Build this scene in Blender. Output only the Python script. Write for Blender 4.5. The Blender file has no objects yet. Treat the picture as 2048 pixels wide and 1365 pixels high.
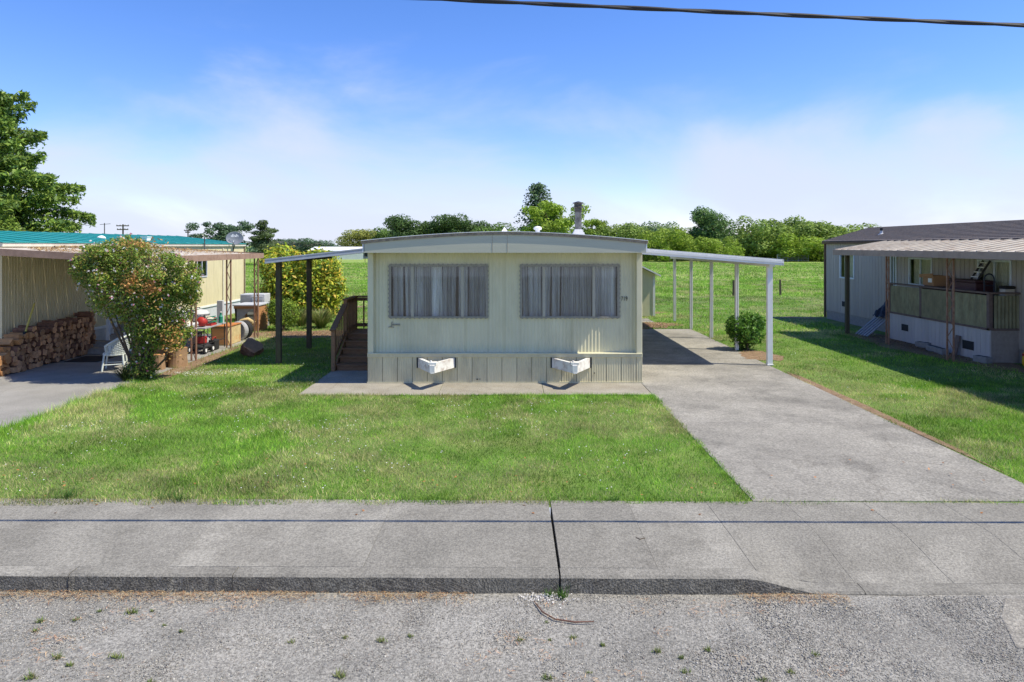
import bpy, math, random
import numpy as np
from mathutils import Vector, Matrix

# ------------------------------------------------------------------ camera, sky, sun, exposure
SC = bpy.context.scene
COL = SC.collection
FPX, HOR, CH = 1365.0, 492.0, 3.0            # focal length in photo pixels, horizon row, camera height

cam = bpy.data.cameras.new('camera')
cam_o = bpy.data.objects.new('camera', cam); COL.objects.link(cam_o)
cam_o.location = (0, 0, CH); cam_o.rotation_euler = (math.radians(90), 0, 0)
cam.sensor_width = 36.0; cam.lens = 36.0 * FPX / 2048.0
cam.shift_y = -(682.5 - HOR) / 2048.0
cam.clip_start = 0.1; cam.clip_end = 6000
SC.camera = cam_o

SUN_DIR = Vector((1.0, -0.19, 1.54)).normalized()          # towards the sun
SUN_EL = math.asin(SUN_DIR.z)
SUN_ROT = math.atan2(SUN_DIR.x, SUN_DIR.y)

W = bpy.data.worlds.new('World'); SC.world = W; W.use_nodes = True
nt = W.node_tree; nt.nodes.clear()
def wn(t, **k):
    n = nt.nodes.new(t)
    for a, b in k.items(): setattr(n, a, b)
    return n
sky = wn('ShaderNodeTexSky', sky_type='NISHITA', sun_disc=False)
sky.sun_elevation = SUN_EL; sky.sun_rotation = SUN_ROT
sky.altitude = 0; sky.air_density = 1.0; sky.dust_density = 0.0; sky.ozone_density = 6.0
hs = wn('ShaderNodeHueSaturation'); hs.inputs['Saturation'].default_value = 1.2
hs.inputs['Value'].default_value = 0.8
tc = wn('ShaderNodeTexCoord')
mp = wn('ShaderNodeMapping'); mp.inputs['Scale'].default_value = (1.0, 1.0, 2.6); mp.inputs['Location'].default_value = (4.76, 10.88, 1.85)
n1 = wn('ShaderNodeTexNoise'); n1.inputs['Scale'].default_value = 2.1; n1.inputs['Detail'].default_value = 7; n1.inputs['Roughness'].default_value = 0.55; n1.inputs['Distortion'].default_value = 0.35
r1 = wn('ShaderNodeValToRGB'); r1.color_ramp.elements[0].position = 0.42; r1.color_ramp.elements[1].position = 0.80
r1.color_ramp.elements[1].color = (0.92, 0.92, 0.92, 1)
r1.color_ramp.interpolation = 'EASE'
mixc = wn('ShaderNodeMix', data_type='RGBA'); mixc.inputs[7].default_value = (2.75, 3.02, 3.7, 1)
bg = wn('ShaderNodeBackground'); bg.inputs['Strength'].default_value = 0.148
out = wn('ShaderNodeOutputWorld')
L = nt.links.new
tn = wn('ShaderNodeMix', data_type='RGBA', blend_type='MULTIPLY'); tn.inputs[0].default_value = 1; tn.inputs[7].default_value = (1.03, 0.89, 0.99, 1)
L(sky.outputs[0], tn.inputs[6]); L(tn.outputs[2], hs.inputs['Color']); L(tc.outputs['Generated'], mp.inputs['Vector']); L(mp.outputs[0], n1.inputs['Vector'])
sx = wn('ShaderNodeSeparateXYZ'); hz = wn('ShaderNodeMath', operation='MULTIPLY_ADD'); hz.inputs[1].default_value = -1.15; hz.inputs[2].default_value = 0.27
ad = wn('ShaderNodeMath', operation='ADD')                       # thicker veil towards the horizon
L(tc.outputs['Generated'], sx.inputs[0]); L(sx.outputs[2], hz.inputs[0]); L(hz.outputs[0], ad.inputs[0]); L(n1.outputs[0], ad.inputs[1])
L(ad.outputs[0], r1.inputs[0]); L(r1.outputs[0], mixc.inputs[0]); L(hs.outputs[0], mixc.inputs[6])
L(mixc.outputs[2], bg.inputs[0]); L(bg.outputs[0], out.inputs[0])

sun = bpy.data.lights.new('sun', 'SUN'); sun.energy = 3.6; sun.angle = math.radians(0.36); sun.color = (1.0, 0.93, 0.77)
sun_o = bpy.data.objects.new('sun', sun); COL.objects.link(sun_o)
sun_o.rotation_euler = SUN_DIR.to_track_quat('Z', 'Y').to_euler(); sun_o.location = (30, -10, 40)

vs = SC.view_settings
vs.view_transform = 'Standard'; vs.look = 'None'; vs.gamma = 1; vs.use_curve_mapping = False; vs.exposure = 0.86

# ------------------------------------------------------------------ helpers
rng = np.random.default_rng(11)
random.seed(5)
def P(x, y, Y):                               # photo pixel + depth -> world point
    return Vector(((x - 1024) * Y / FPX, Y, CH - (y - HOR) * Y / FPX))
def G(x, y, z=0.0):                           # photo pixel on the ground
    Y = FPX * (CH - z) / (y - HOR)
    return Vector(((x - 1024) * Y / FPX, Y, z))

def vnoise(x, y, scale, seed=0):
    x = np.asarray(x) * scale + 1000.0; y = np.asarray(y) * scale + 1000.0
    xi = np.floor(x).astype(np.int64); yi = np.floor(y).astype(np.int64)
    fx = x - xi; fy = y - yi
    fx = fx * fx * (3 - 2 * fx); fy = fy * fy * (3 - 2 * fy)
    def h(a, b):
        n = (a * 374761393 + b * 668265263 + seed * 974711) & 0x7fffffff
        n = ((n ^ (n >> 13)) * 1274126177) & 0x7fffffff
        return ((n ^ (n >> 16)) & 0xffff) / 65535.0
    return (h(xi, yi) * (1 - fx) + h(xi + 1, yi) * fx) * (1 - fy) + (h(xi, yi + 1) * (1 - fx) + h(xi + 1, yi + 1) * fx) * fy
def fbm(x, y, scale, seed=0):
    return 0.55 * vnoise(x, y, scale, seed) + 0.3 * vnoise(x, y, scale * 2.3, seed + 7) + 0.15 * vnoise(x, y, scale * 5.1, seed + 13)

def cf(x, y, sc, sd): return np.clip((fbm(x, y, sc, sd) - 0.5) * 2.6 + 0.5, 0, 1)

def mat(name, base, rough=0.8, var=0.15, scale=6.0, bump=0.0, bscale=80.0, spec=0.3, metal=0.0, tint=None, tamt=0.0, tscale=2.0, stretch=(1, 1, 1), speck=0.0, sscale=180.0, ov=0.0, crack=0.0):
    m = bpy.data.materials.new(name); m.use_nodes = True
    t = m.node_tree; N = t.nodes; K = t.links.new
    b = N['Principled BSDF']
    b.inputs['Roughness'].default_value = rough; b.inputs['Metallic'].default_value = metal
    b.inputs['Specular IOR Level'].default_value = spec
    co = N.new('ShaderNodeTexCoord'); ma = N.new('ShaderNodeMapping'); ma.inputs['Scale'].default_value = stretch
    K(co.outputs['Object'], ma.inputs['Vector'])
    no = N.new('ShaderNodeTexNoise'); no.inputs['Scale'].default_value = scale; no.inputs['Detail'].default_value = 6; no.inputs['Roughness'].default_value = 0.62
    K(ma.outputs[0], no.inputs['Vector'])
    rp = N.new('ShaderNodeValToRGB'); rp.color_ramp.elements[0].position = 0.28; rp.color_ramp.elements[1].position = 0.72
    c = np.array(base[:3])
    rp.color_ramp.elements[0].color = (*np.clip(c * (1 - var), 0, 1), 1); rp.color_ramp.elements[1].color = (*np.clip(c * (1 + var), 0, 1), 1)
    K(no.outputs[0], rp.inputs[0])
    last = rp.outputs[0]
    if tint is not None:
        n2 = N.new('ShaderNodeTexNoise'); n2.inputs['Scale'].default_value = tscale; n2.inputs['Detail'].default_value = 8; n2.inputs['Roughness'].default_value = 0.7
        K(ma.outputs[0], n2.inputs['Vector'])
        r2 = N.new('ShaderNodeValToRGB'); r2.color_ramp.elements[0].position = 0.48; r2.color_ramp.elements[1].position = 0.68
        r2.color_ramp.elements[0].color = (0, 0, 0, 1); r2.color_ramp.elements[1].color = (tamt, tamt, tamt, 1)
        K(n2.outputs[0], r2.inputs[0])
        mx = N.new('ShaderNodeMix'); mx.data_type = 'RGBA'; mx.inputs[7].default_value = (*tint[:3], 1)
        K(r2.outputs[0], mx.inputs[0]); K(last, mx.inputs[6]); last = mx.outputs[2]
    if speck > 0:
        n3 = N.new('ShaderNodeTexNoise'); n3.inputs['Scale'].default_value = sscale; n3.inputs['Detail'].default_value = 3
        K(co.outputs['Object'], n3.inputs['Vector'])
        r3 = N.new('ShaderNodeValToRGB'); r3.color_ramp.elements[0].position = 0.33; r3.color_ramp.elements[1].position = 0.67
        a, z = 1 - speck, 1 + speck
        r3.color_ramp.elements[0].color = (a, a, a, 1); r3.color_ramp.elements[1].color = (z, z, z, 1)
        K(n3.outputs[0], r3.inputs[0])
        mm = N.new('ShaderNodeMix'); mm.data_type = 'RGBA'; mm.blend_type = 'MULTIPLY'; mm.inputs[0].default_value = 1
        K(last, mm.inputs[6]); K(r3.outputs[0], mm.inputs[7]); last = mm.outputs[2]
    if crack > 0:
        nd = N.new('ShaderNodeTexNoise'); nd.inputs['Scale'].default_value = 1.7; nd.inputs['Detail'].default_value = 6; K(co.outputs['Object'], nd.inputs['Vector'])
        mv = N.new('ShaderNodeMix'); mv.data_type = 'RGBA'; mv.blend_type = 'ADD'; mv.inputs[0].default_value = 0.55; K(co.outputs['Object'], mv.inputs[6]); K(nd.outputs['Color'], mv.inputs[7])
        vo = N.new('ShaderNodeTexVoronoi'); vo.feature = 'DISTANCE_TO_EDGE'; vo.inputs['Scale'].default_value = crack; K(mv.outputs[2], vo.inputs['Vector'])
        rc = N.new('ShaderNodeValToRGB'); rc.color_ramp.elements[0].position = 0.0; rc.color_ramp.elements[1].position = 0.007; rc.color_ramp.elements[0].color = (0.66, 0.64, 0.62, 1)
        K(vo.outputs['Distance'], rc.inputs[0])
        mk = N.new('ShaderNodeMix'); mk.data_type = 'RGBA'; mk.blend_type = 'MULTIPLY'; K(no.outputs[0], mk.inputs[0]); K(last, mk.inputs[6]); K(rc.outputs[0], mk.inputs[7]); last = mk.outputs[2]
    if ov > 0:
        oi = N.new('ShaderNodeObjectInfo'); mr = N.new('ShaderNodeMapRange'); mr.inputs['To Min'].default_value = 1 - ov; mr.inputs['To Max'].default_value = 1 + ov
        K(oi.outputs['Random'], mr.inputs['Value'])
        mo = N.new('ShaderNodeMix'); mo.data_type = 'RGBA'; mo.blend_type = 'MULTIPLY'; mo.inputs[0].default_value = 1
        K(last, mo.inputs[6]); K(mr.outputs[0], mo.inputs[7]); last = mo.outputs[2]
    K(last, b.inputs['Base Color'])
    if bump > 0:
        n4 = N.new('ShaderNodeTexNoise'); n4.inputs['Scale'].default_value = bscale; n4.inputs['Detail'].default_value = 5
        K(ma.outputs[0], n4.inputs['Vector'])
        bp = N.new('ShaderNodeBump'); bp.inputs['Strength'].default_value = bump; bp.inputs['Distance'].default_value = 0.02
        K(n4.outputs[0], bp.inputs['Height']); K(bp.outputs[0], b.inputs['Normal'])
    return m

def leafmat(name, trans=0.35, rough=0.55, objcol=False, spec=0.25):
    m = bpy.data.materials.new(name); m.use_nodes = True
    t = m.node_tree; N = t.nodes; K = t.links.new
    b = N['Principled BSDF']; o = N['Material Output']
    b.inputs['Roughness'].default_value = rough; b.inputs['Specular IOR Level'].default_value = spec
    at = N.new('ShaderNodeAttribute'); at.attribute_name = 'col'
    last = at.outputs['Color']
    if objcol:
        oi = N.new('ShaderNodeObjectInfo'); mm = N.new('ShaderNodeMix'); mm.data_type = 'RGBA'; mm.blend_type = 'MULTIPLY'; mm.inputs[0].default_value = 1
        K(last, mm.inputs[6]); K(oi.outputs['Color'], mm.inputs[7]); last = mm.outputs[2]
    K(last, b.inputs['Base Color'])
    tr = N.new('ShaderNodeBsdfTranslucent'); K(last, tr.inputs['Color'])
    mx = N.new('ShaderNodeMixShader'); mx.inputs[0].default_value = trans
    K(b.outputs[0], mx.inputs[1]); K(tr.outputs[0], mx.inputs[2]); K(mx.outputs[0], o.inputs['Surface'])
    return m

def glassmat(name, tint=(0.8, 0.84, 0.86), refl=0.16, blend=0.22):
    m = bpy.data.materials.new(name); m.use_nodes = True
    t = m.node_tree; N = t.nodes; K = t.links.new
    N.remove(N['Principled BSDF']); o = N['Material Output']
    tr = N.new('ShaderNodeBsdfTransparent'); tr.inputs[0].default_value = (*tint, 1)
    gl = N.new('ShaderNodeBsdfGlossy'); gl.inputs['Roughness'].default_value = 0.03; gl.inputs['Color'].default_value = (0.95, 0.96, 0.97, 1)
    lw = N.new('ShaderNodeLayerWeight'); lw.inputs['Blend'].default_value = blend
    ad = N.new('ShaderNodeMath'); ad.operation = 'ADD'; ad.inputs[1].default_value = refl; ad.use_clamp = True
    K(lw.outputs['Fresnel'], ad.inputs[0])
    mx = N.new('ShaderNodeMixShader'); K(ad.outputs[0], mx.inputs[0]); K(tr.outputs[0], mx.inputs[1]); K(gl.outputs[0], mx.inputs[2]); K(mx.outputs[0], o.inputs['Surface'])
    return m

WL = {}                                        # world origin of every root/part (keyed by object)
def origin(o): return WL.get(o.name, Vector((0, 0, 0)))
def tag(o, label=None, cat=None, group=None, kind=None):
    if label: o['label'] = label
    if cat: o['category'] = cat
    if group: o['group'] = group
    if kind: o['kind'] = kind
    return o
def thing(name, loc, label, cat, group=None):
    o = bpy.data.objects.new(name, None); COL.objects.link(o)
    o.empty_display_size = 0.2; o.location = loc; WL[o.name] = Vector(loc)
    return tag(o, label, cat, group)
def link_mesh(name, me, parent=None):
    o = bpy.data.objects.new(name, me); COL.objects.link(o)
    if parent is not None:
        o.parent = parent; WL[o.name] = origin(parent)
    return o

class MB:
    def __init__(s): s.v = []; s.f = []; s.m = []
    def add(s, vs_, fs, m=0):
        k = len(s.v); s.v.extend([tuple(p) for p in vs_])
        for f in fs: s.f.append(tuple(i + k for i in f)); s.m.append(m)
        return s
    def box(s, x0, x1, y0, y1, z0, z1, m=0):
        v = [(x0, y0, z0), (x1, y0, z0), (x1, y1, z0), (x0, y1, z0), (x0, y0, z1), (x1, y0, z1), (x1, y1, z1), (x0, y1, z1)]
        return s.add(v, [(0, 3, 2, 1), (4, 5, 6, 7), (0, 1, 5, 4), (1, 2, 6, 5), (2, 3, 7, 6), (3, 0, 4, 7)], m)
    def bar(s, p, q, w, h, up=(0, 0, 1), m=0):
        p = Vector(p); q = Vector(q); d = (q - p).normalized(); up = Vector(up)
        r = d.cross(up)
        if r.length < 1e-4: r = d.cross(Vector((1, 0, 0)))
        r.normalize(); u = r.cross(d).normalized()
        v = []
        for c in (p, q):
            v += [c - r * w / 2 - u * h / 2, c + r * w / 2 - u * h / 2, c + r * w / 2 + u * h / 2, c - r * w / 2 + u * h / 2]
        return s.add(v, [(0, 1, 2, 3), (7, 6, 5, 4), (0, 4, 5, 1), (1, 5, 6, 2), (2, 6, 7, 3), (3, 7, 4, 0)], m)
    def tube(s, path, r, n=8, m=0, cap=True):
        path = [Vector(p) for p in path]; rs = r if isinstance(r, (list, tuple)) else [r] * len(path)
        v = []; f = []; ref = None
        for i, p in enumerate(path):
            d = (path[min(i + 1, len(path) - 1)] - path[max(i - 1, 0)]).normalized()
            if ref is None: ref = d.orthogonal().normalized()
            a = (ref - d * ref.dot(d)).normalized(); ref = a; b = d.cross(a)
            for k in range(n):
                t = 2 * math.pi * k / n; v.append(p + (a * math.cos(t) + b * math.sin(t)) * rs[i])
        for i in range(len(path) - 1):
            for k in range(n):
                k2 = (k + 1) % n; f.append((i * n + k, i * n + k2, (i + 1) * n + k2, (i + 1) * n + k))
        if cap: f.append(tuple(range(n))[::-1]); f.append(tuple((len(path) - 1) * n + k for k in range(n)))
        return s.add(v, f, m)
    def lathe(s, c, prof, n=20, m=0, M=None):
        c = Vector(c); v = []; f = []
        for (r, z) in prof:
            for k in range(n):
                t = 2 * math.pi * k / n; p = Vector((r * math.cos(t), r * math.sin(t), z))
                v.append(c + (M @ p if M else p))
        for i in range(len(prof) - 1):
            for k in range(n):
                k2 = (k + 1) % n; f.append((i * n + k, i * n + k2, (i + 1) * n + k2, (i + 1) * n + k))
        if prof[0][0] > 1e-4: f.append(tuple(range(n))[::-1])
        if prof[-1][0] > 1e-4: f.append(tuple((len(prof) - 1) * n + k for k in range(n)))
        return s.add(v, f, m)
    def prism_y(s, poly, y0, y1, m=0):          # poly in XZ
        n = len(poly); v = [(x, y0, z) for x, z in poly] + [(x, y1, z) for x, z in poly]
        f = [tuple(range(n)), tuple(range(2 * n - 1, n - 1, -1))] + [(i, i + n, (i + 1) % n + n, (i + 1) % n) for i in range(n)]
        return s.add(v, f, m)
    def prism_x(s, poly, x0, x1, m=0):          # poly in YZ
        n = len(poly); v = [(x0, y, z) for y, z in poly] + [(x1, y, z) for y, z in poly]
        f = [tuple(range(n)), tuple(range(2 * n - 1, n - 1, -1))] + [(i, i + n, (i + 1) % n + n, (i + 1) % n) for i in range(n)]
        return s.add(v, f, m)
    def prism_z(s, poly, z0, z1, m=0):          # poly in XY
        n = len(poly); v = [(x, y, z0) for x, y in poly] + [(x, y, z1) for x, y in poly]
        f = [tuple(range(n))[::-1], tuple(range(n, 2 * n))] + [(i, (i + 1) % n, (i + 1) % n + n, i + n) for i in range(n)]
        return s.add(v, f, m)
    def ribs(s, p0, u, L, up, nrm, period, depth, prof='trap', m=0):
        p0 = Vector(p0); u = Vector(u).normalized(); up = Vector(up); nrm = Vector(nrm)
        pts = [(0, 0)]
        if prof == 'trap': base = [(0.06, 0), (0.16, 1), (0.52, 1), (0.62, 0)]
        elif prof == 'groove': base = [(0.0, 1), (0.9, 1), (0.92, 0), (0.98, 0)]
        else: base = [(k / 6, 0.5 - 0.5 * math.cos(2 * math.pi * k / 6)) for k in range(6)]
        k = 0; pts = []
        while k * period < L:
            for a, d in base:
                t = (k + a) * period
                if t <= L: pts.append((t, d * depth))
            k += 1
        if pts[-1][0] < L - 1e-4: pts.append((L, pts[-1][1]))
        v = []
        for t, d in pts: v += [p0 + u * t + nrm * d, p0 + u * t + nrm * d + up]
        return s.add(v, [(2 * i, 2 * i + 2, 2 * i + 3, 2 * i + 1) for i in range(len(pts) - 1)], m)
    def xform(s, M, start=0):
        for i in range(start, len(s.v)): s.v[i] = tuple(M @ Vector(s.v[i]))
        return s
    def mesh(s, name, mats, off=Vector((0, 0, 0)), smooth=False):
        me = bpy.data.meshes.new(name)
        me.from_pydata([(x - off.x, y - off.y, z - off.z) for x, y, z in s.v], [], s.f)
        for mm in (mats if isinstance(mats, (list, tuple)) else [mats]): me.materials.append(mm)
        if any(s.m): me.polygons.foreach_set('material_index', s.m)
        if smooth:
            me.polygons.foreach_set('use_smooth', [True] * len(me.polygons))
        me.update(); return me
    def build(s, name, mats, parent=None, smooth=False, bevel=0.0, label=None):
        o = link_mesh(name, s.mesh(name, mats, origin(parent) if parent is not None else Vector((0, 0, 0)), smooth), parent)
        if bevel > 0:
            md = o.modifiers.new('bevel', 'BEVEL'); md.width = bevel; md.segments = 2; md.limit_method = 'ANGLE'
        if label: o['label'] = label
        return o

def np_mesh(name, v, f, mt, col=None, parent=None, smooth=False):
    v = np.ascontiguousarray(v, dtype=np.float32); f = np.ascontiguousarray(f, dtype=np.int32)
    me = bpy.data.meshes.new(name); k = f.shape[1]
    me.vertices.add(len(v)); me.vertices.foreach_set('co', v.ravel())
    me.loops.add(f.size); me.loops.foreach_set('vertex_index', f.ravel())
    me.polygons.add(len(f)); me.polygons.foreach_set('loop_start', np.arange(0, f.size, k, dtype=np.int32))
    if col is not None:
        a = me.color_attributes.new('col', 'FLOAT_COLOR', 'POINT')
        c = np.ones((len(v), 4), dtype=np.float32); c[:, :3] = col
        a.data.foreach_set('color', c.ravel())
    me.materials.append(mt); me.update(calc_edges=True); me.validate()
    if smooth: me.polygons.foreach_set('use_smooth', np.ones(len(f), dtype=bool))
    return me

def leaf_mesh(name, pos, nrm, size, col, mt, aspect=0.5, fold=0.0, r=None):
    """a diamond leaf at every pos, lying across nrm"""
    r = r or rng
    n = len(pos); nrm = nrm / np.maximum(np.linalg.norm(nrm, axis=1, keepdims=True), 1e-6)
    a = np.cross(nrm, r.normal(size=(n, 3))); a /= np.maximum(np.linalg.norm(a, axis=1, keepdims=True), 1e-6)
    b = np.cross(nrm, a)
    size = np.broadcast_to(np.asarray(size), (n,))[:, None]
    v = np.empty((n, 4, 3)); v[:, 0] = pos - a * size * 0.5; v[:, 2] = pos + a * size * 0.5
    v[:, 1] = pos + b * size * aspect * 0.5 + nrm * size * fold; v[:, 3] = pos - b * size * aspect * 0.5 + nrm * size * fold
    f = np.arange(n * 4).reshape(n, 4)
    return np_mesh(name, v.reshape(-1, 3), f, mt, np.repeat(col, 4, axis=0))

def palette(r, n, cols, jit=0.18):
    cols = np.array(cols); c = cols[r.integers(0, len(cols), n)]
    return np.clip(c * (1 + r.normal(0, jit, (n, 1))), 0.004, 0.9)

def cloud(r, clusters, n, shell=0.25):
    """points + outward normals in a set of ellipsoids (cx,cy,cz,rx,ry,rz)"""
    C = np.array(clusters, dtype=float); w = (C[:, 3] * C[:, 4] + C[:, 4] * C[:, 5] + C[:, 3] * C[:, 5]); w /= w.sum()
    k = r.choice(len(C), n, p=w); d = r.normal(size=(n, 3)); d /= np.linalg.norm(d, axis=1, keepdims=True)
    rad = 1 - np.abs(r.normal(0, shell, n)); rad = np.clip(rad, 0.05, 1) * (1 + r.normal(0, 0.05, n))
    return C[k, :3] + d * C[k, 3:6] * rad[:, None], d, k

# ------------------------------------------------------------------ materials
M = {}
M['cream'] = mat('cream_aluminium', (0.66, 0.62, 0.42), 0.5, 0.06, 3, spec=0.35, tint=(0.46, 0.42, 0.27), tamt=0.5, tscale=1.2, stretch=(1, 1, 0.35))
M['cream_skirt'] = mat('cream_skirting', (0.63, 0.575, 0.375), 0.6, 0.08, 5, tint=(0.34, 0.30, 0.2), tamt=0.45, tscale=2.2, stretch=(1.4, 1, 0.5), ov=0.06)
M['fascia'] = mat('fascia_paint', (0.50, 0.49, 0.375), 0.5, 0.06, 3, tint=(0.45, 0.45, 0.36), tamt=0.3, stretch=(0.3, 1, 3))
M['roof_trim'] = mat('weathered_trim', (0.30, 0.24, 0.165), 0.6, 0.25, 9, tint=(0.12, 0.09, 0.06), tamt=0.6, tscale=12)
M['white_roof'] = mat('white_roof_coating', (0.8, 0.8, 0.8), 0.5, 0.04, 4)
M['white'] = mat('white_paint', (0.78, 0.78, 0.75), 0.45, 0.04, 4, tint=(0.5, 0.49, 0.44), tamt=0.25, tscale=3)
M['hitch'] = mat('chipped_white_steel', (0.74, 0.73, 0.68), 0.5, 0.06, 8, tint=(0.26, 0.14, 0.07), tamt=0.65, tscale=6)
M['galv'] = mat('galvanised_steel', (0.17, 0.165, 0.15), 0.4, 0.6, 7, metal=0.7)
M['soot'] = mat('sooty_flue', (0.075, 0.068, 0.06), 0.5, 0.5, 7, metal=0.3)
M['bronze'] = mat('window_aluminium', (0.30, 0.28, 0.23), 0.5, 0.15, 20, metal=0.2)
M['mullion'] = mat('mullion_paint', (0.42, 0.39, 0.31), 0.5, 0.08, 20)
M['glass'] = glassmat('window_glass', (0.88, 0.89, 0.87), 0.035)
M['glass_clear'] = glassmat('pale_glass', (0.9, 0.93, 0.9), 0.0, 0.06)
M['curtain'] = mat('sheer_curtain', (0.76, 0.775, 0.77), 0.9, 0.45, 2.2, stretch=(9, 1, 0.25), tint=(0.2, 0.205, 0.205), tamt=0.85, tscale=2.0, ov=0.35)  # vertical stripes: uneven sheer density plus fold shading put into the colour
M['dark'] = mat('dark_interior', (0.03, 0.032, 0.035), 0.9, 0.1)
M['black'] = mat('black_rubber', (0.025, 0.025, 0.025), 0.7, 0.2, 20)
M['wood_dark'] = mat('weathered_brown_wood', (0.13, 0.082, 0.05), 0.8, 0.3, 12, bump=0.3, bscale=60, stretch=(4, 4, 0.6))
M['wood_stair'] = mat('stained_stair_wood', (0.24, 0.135, 0.072), 0.75, 0.28, 10, bump=0.25, bscale=60, stretch=(0.7, 5, 5), ov=0.15)
M['wood_post'] = mat('mossy_post_wood', (0.105, 0.085, 0.055), 0.9, 0.3, 12, bump=0.4, bscale=50, tint=(0.1, 0.12, 0.04), tamt=0.5, tscale=3, stretch=(4, 4, 0.5))
M['concrete'] = mat('grey_concrete', (0.275, 0.258, 0.222), 0.92, 0.25, 0.7, bump=0.5, bscale=90, tint=(0.135, 0.127, 0.11), tamt=0.95, tscale=0.6, speck=0.28, sscale=38, ov=0.05, crack=0.33)
M['side_concrete'] = mat('exposed_aggregate_concrete', (0.24, 0.226, 0.193), 0.94, 0.28, 0.8, bump=0.55, bscale=70, tint=(0.165, 0.154, 0.13), tamt=0.8, tscale=0.9, speck=0.26, sscale=46, ov=0.08)
M['kerb_face'] = mat('pebbly_kerb_face', (0.19, 0.175, 0.14), 0.95, 0.4, 18, bump=1.0, bscale=60, speck=0.5, sscale=62, tint=(0.09, 0.08, 0.065), tamt=0.6, tscale=4)
M['gravel'] = mat('packed_gravel', (0.25, 0.238, 0.21), 0.95, 0.28, 1.2, bump=0.8, bscale=70, tint=(0.32, 0.30, 0.26), tamt=0.8, tscale=0.7, speck=0.4, sscale=48)
M['soil'] = mat('dry_soil', (0.21, 0.135, 0.08), 0.95, 0.35, 9, bump=0.8, bscale=50, tint=(0.33, 0.25, 0.15), tamt=0.7, tscale=5)
M['lawn'] = mat('lawn_turf', (0.12, 0.195, 0.035), 0.95, 0.3, 1.3, bump=0.8, bscale=70, tint=(0.25, 0.24, 0.09), tamt=0.55, tscale=0.9, speck=0.35, sscale=60)
M['pasture'] = mat('pasture_turf', (0.225, 0.31, 0.062), 0.95, 0.22, 0.35, bump=0.5, bscale=3, tint=(0.28, 0.34, 0.08), tamt=0.7, tscale=0.12, speck=0.25, sscale=2.2)
M['grass'] = leafmat('grass_blades', 0.4, 0.6)
M['leaf'] = leafmat('foliage', 0.35, 0.5)
M['tree_leaf'] = leafmat('tree_foliage', 0.35, 0.6, objcol=True)
M['bark'] = mat('bark', (0.11, 0.08, 0.055), 0.95, 0.4, 14, bump=0.8, bscale=40, stretch=(2, 2, 0.5))
M['pebble'] = leafmat('pebble_stone', 0.0, 0.85)
M['log_end'] = mat('cut_log_end', (0.58, 0.33, 0.17), 0.9, 0.35, 9, tint=(0.26, 0.13, 0.07), tamt=0.6, tscale=7, ov=0.35)
M['log_bark'] = mat('log_bark', (0.22, 0.115, 0.07), 0.95, 0.45, 12, bump=0.7, bscale=40)
M['log_fresh_lit'] = mat('fresh_and_sunlit_wood', (0.52, 0.27, 0.11), 0.85, 0.3, 8, bump=0.3, bscale=40, stretch=(1, 6, 6), tint=(0.3, 0.13, 0.06), tamt=0.5, tscale=5, ov=0.2)  # fresh wood; on the near-end logs its brightness also paints in sunlight
M['teal'] = mat('teal_roofing', (0.012, 0.23, 0.215), 0.5, 0.1, 1.5, tint=(0.10, 0.30, 0.27), tamt=0.35, tscale=1.5, stretch=(1, 0.3, 1))
M['yellow_wall'] = mat('pale_yellow_siding', (0.66, 0.58, 0.36), 0.6, 0.06, 3, tint=(0.42, 0.36, 0.2), tamt=0.4, tscale=2.5, stretch=(1, 2, 0.4))
M['brown_beam'] = mat('brown_beam_paint', (0.33, 0.215, 0.15), 0.7, 0.2, 6, tint=(0.17, 0.10, 0.06), tamt=0.5, tscale=5)
M['rust_post'] = mat('rusty_post', (0.30, 0.16, 0.10), 0.8, 0.3, 10, tint=(0.5, 0.38, 0.28), tamt=0.4, tscale=6)
M['pan_roof'] = mat('weathered_pan_roof', (0.56, 0.50, 0.40), 0.6, 0.14, 4, tint=(0.32, 0.2, 0.12), tamt=0.5, tscale=3, stretch=(1, 3, 1), ov=0.08)
M['straw'] = leafmat('dry_needles', 0.15, 0.8)
M['white_wicker'] = mat('white_wicker', (0.62, 0.66, 0.60), 0.7, 0.12, 30)
M['step_grey'] = mat('grey_painted_steps', (0.30, 0.28, 0.25), 0.85, 0.2, 6)
M['rust'] = mat('rusted_metal', (0.56, 0.44, 0.22), 0.85, 0.25, 6, tint=(0.40, 0.16, 0.045), tamt=1.0, tscale=3.2)
M['red'] = mat('red_plastic', (0.40, 0.035, 0.03), 0.55, 0.15, 6)
M['pink'] = mat('faded_red_plastic', (0.6, 0.12, 0.16), 0.5, 0.15, 6)
M['grey'] = mat('grey_plastic', (0.35, 0.35, 0.36), 0.6, 0.15, 8)
M['lightgrey'] = mat('light_grey_metal', (0.52, 0.53, 0.54), 0.5, 0.1, 8)
M['green'] = mat('green_plastic', (0.02, 0.22, 0.15), 0.5, 0.1, 8)
M['blue'] = mat('dark_blue_tarp', (0.03, 0.038, 0.06), 0.6, 0.2, 6)
M['offwhite'] = mat('stained_offwhite_plastic', (0.62, 0.57, 0.47), 0.6, 0.15, 8)
M['ply'] = mat('plywood_orange', (0.42, 0.21, 0.09), 0.8, 0.2, 4, stretch=(1, 1, 4))
M['stump'] = mat('stump_wood', (0.30, 0.19, 0.11), 0.9, 0.25, 12, tint=(0.2, 0.11, 0.06), tamt=0.5, tscale=6)
M['grey_siding'] = mat('weathered_lilac_siding', (0.40, 0.365, 0.335), 0.85, 0.12, 4, tint=(0.32, 0.28, 0.255), tamt=0.5, tscale=2, stretch=(1, 3, 0.3), ov=0.07)
M['skirt_siding'] = mat('pale_deck_skirting', (0.50, 0.475, 0.47), 0.85, 0.07, 4, tint=(0.34, 0.31, 0.3), tamt=0.4, tscale=2, stretch=(1, 3, 0.4), ov=0.06)
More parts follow.
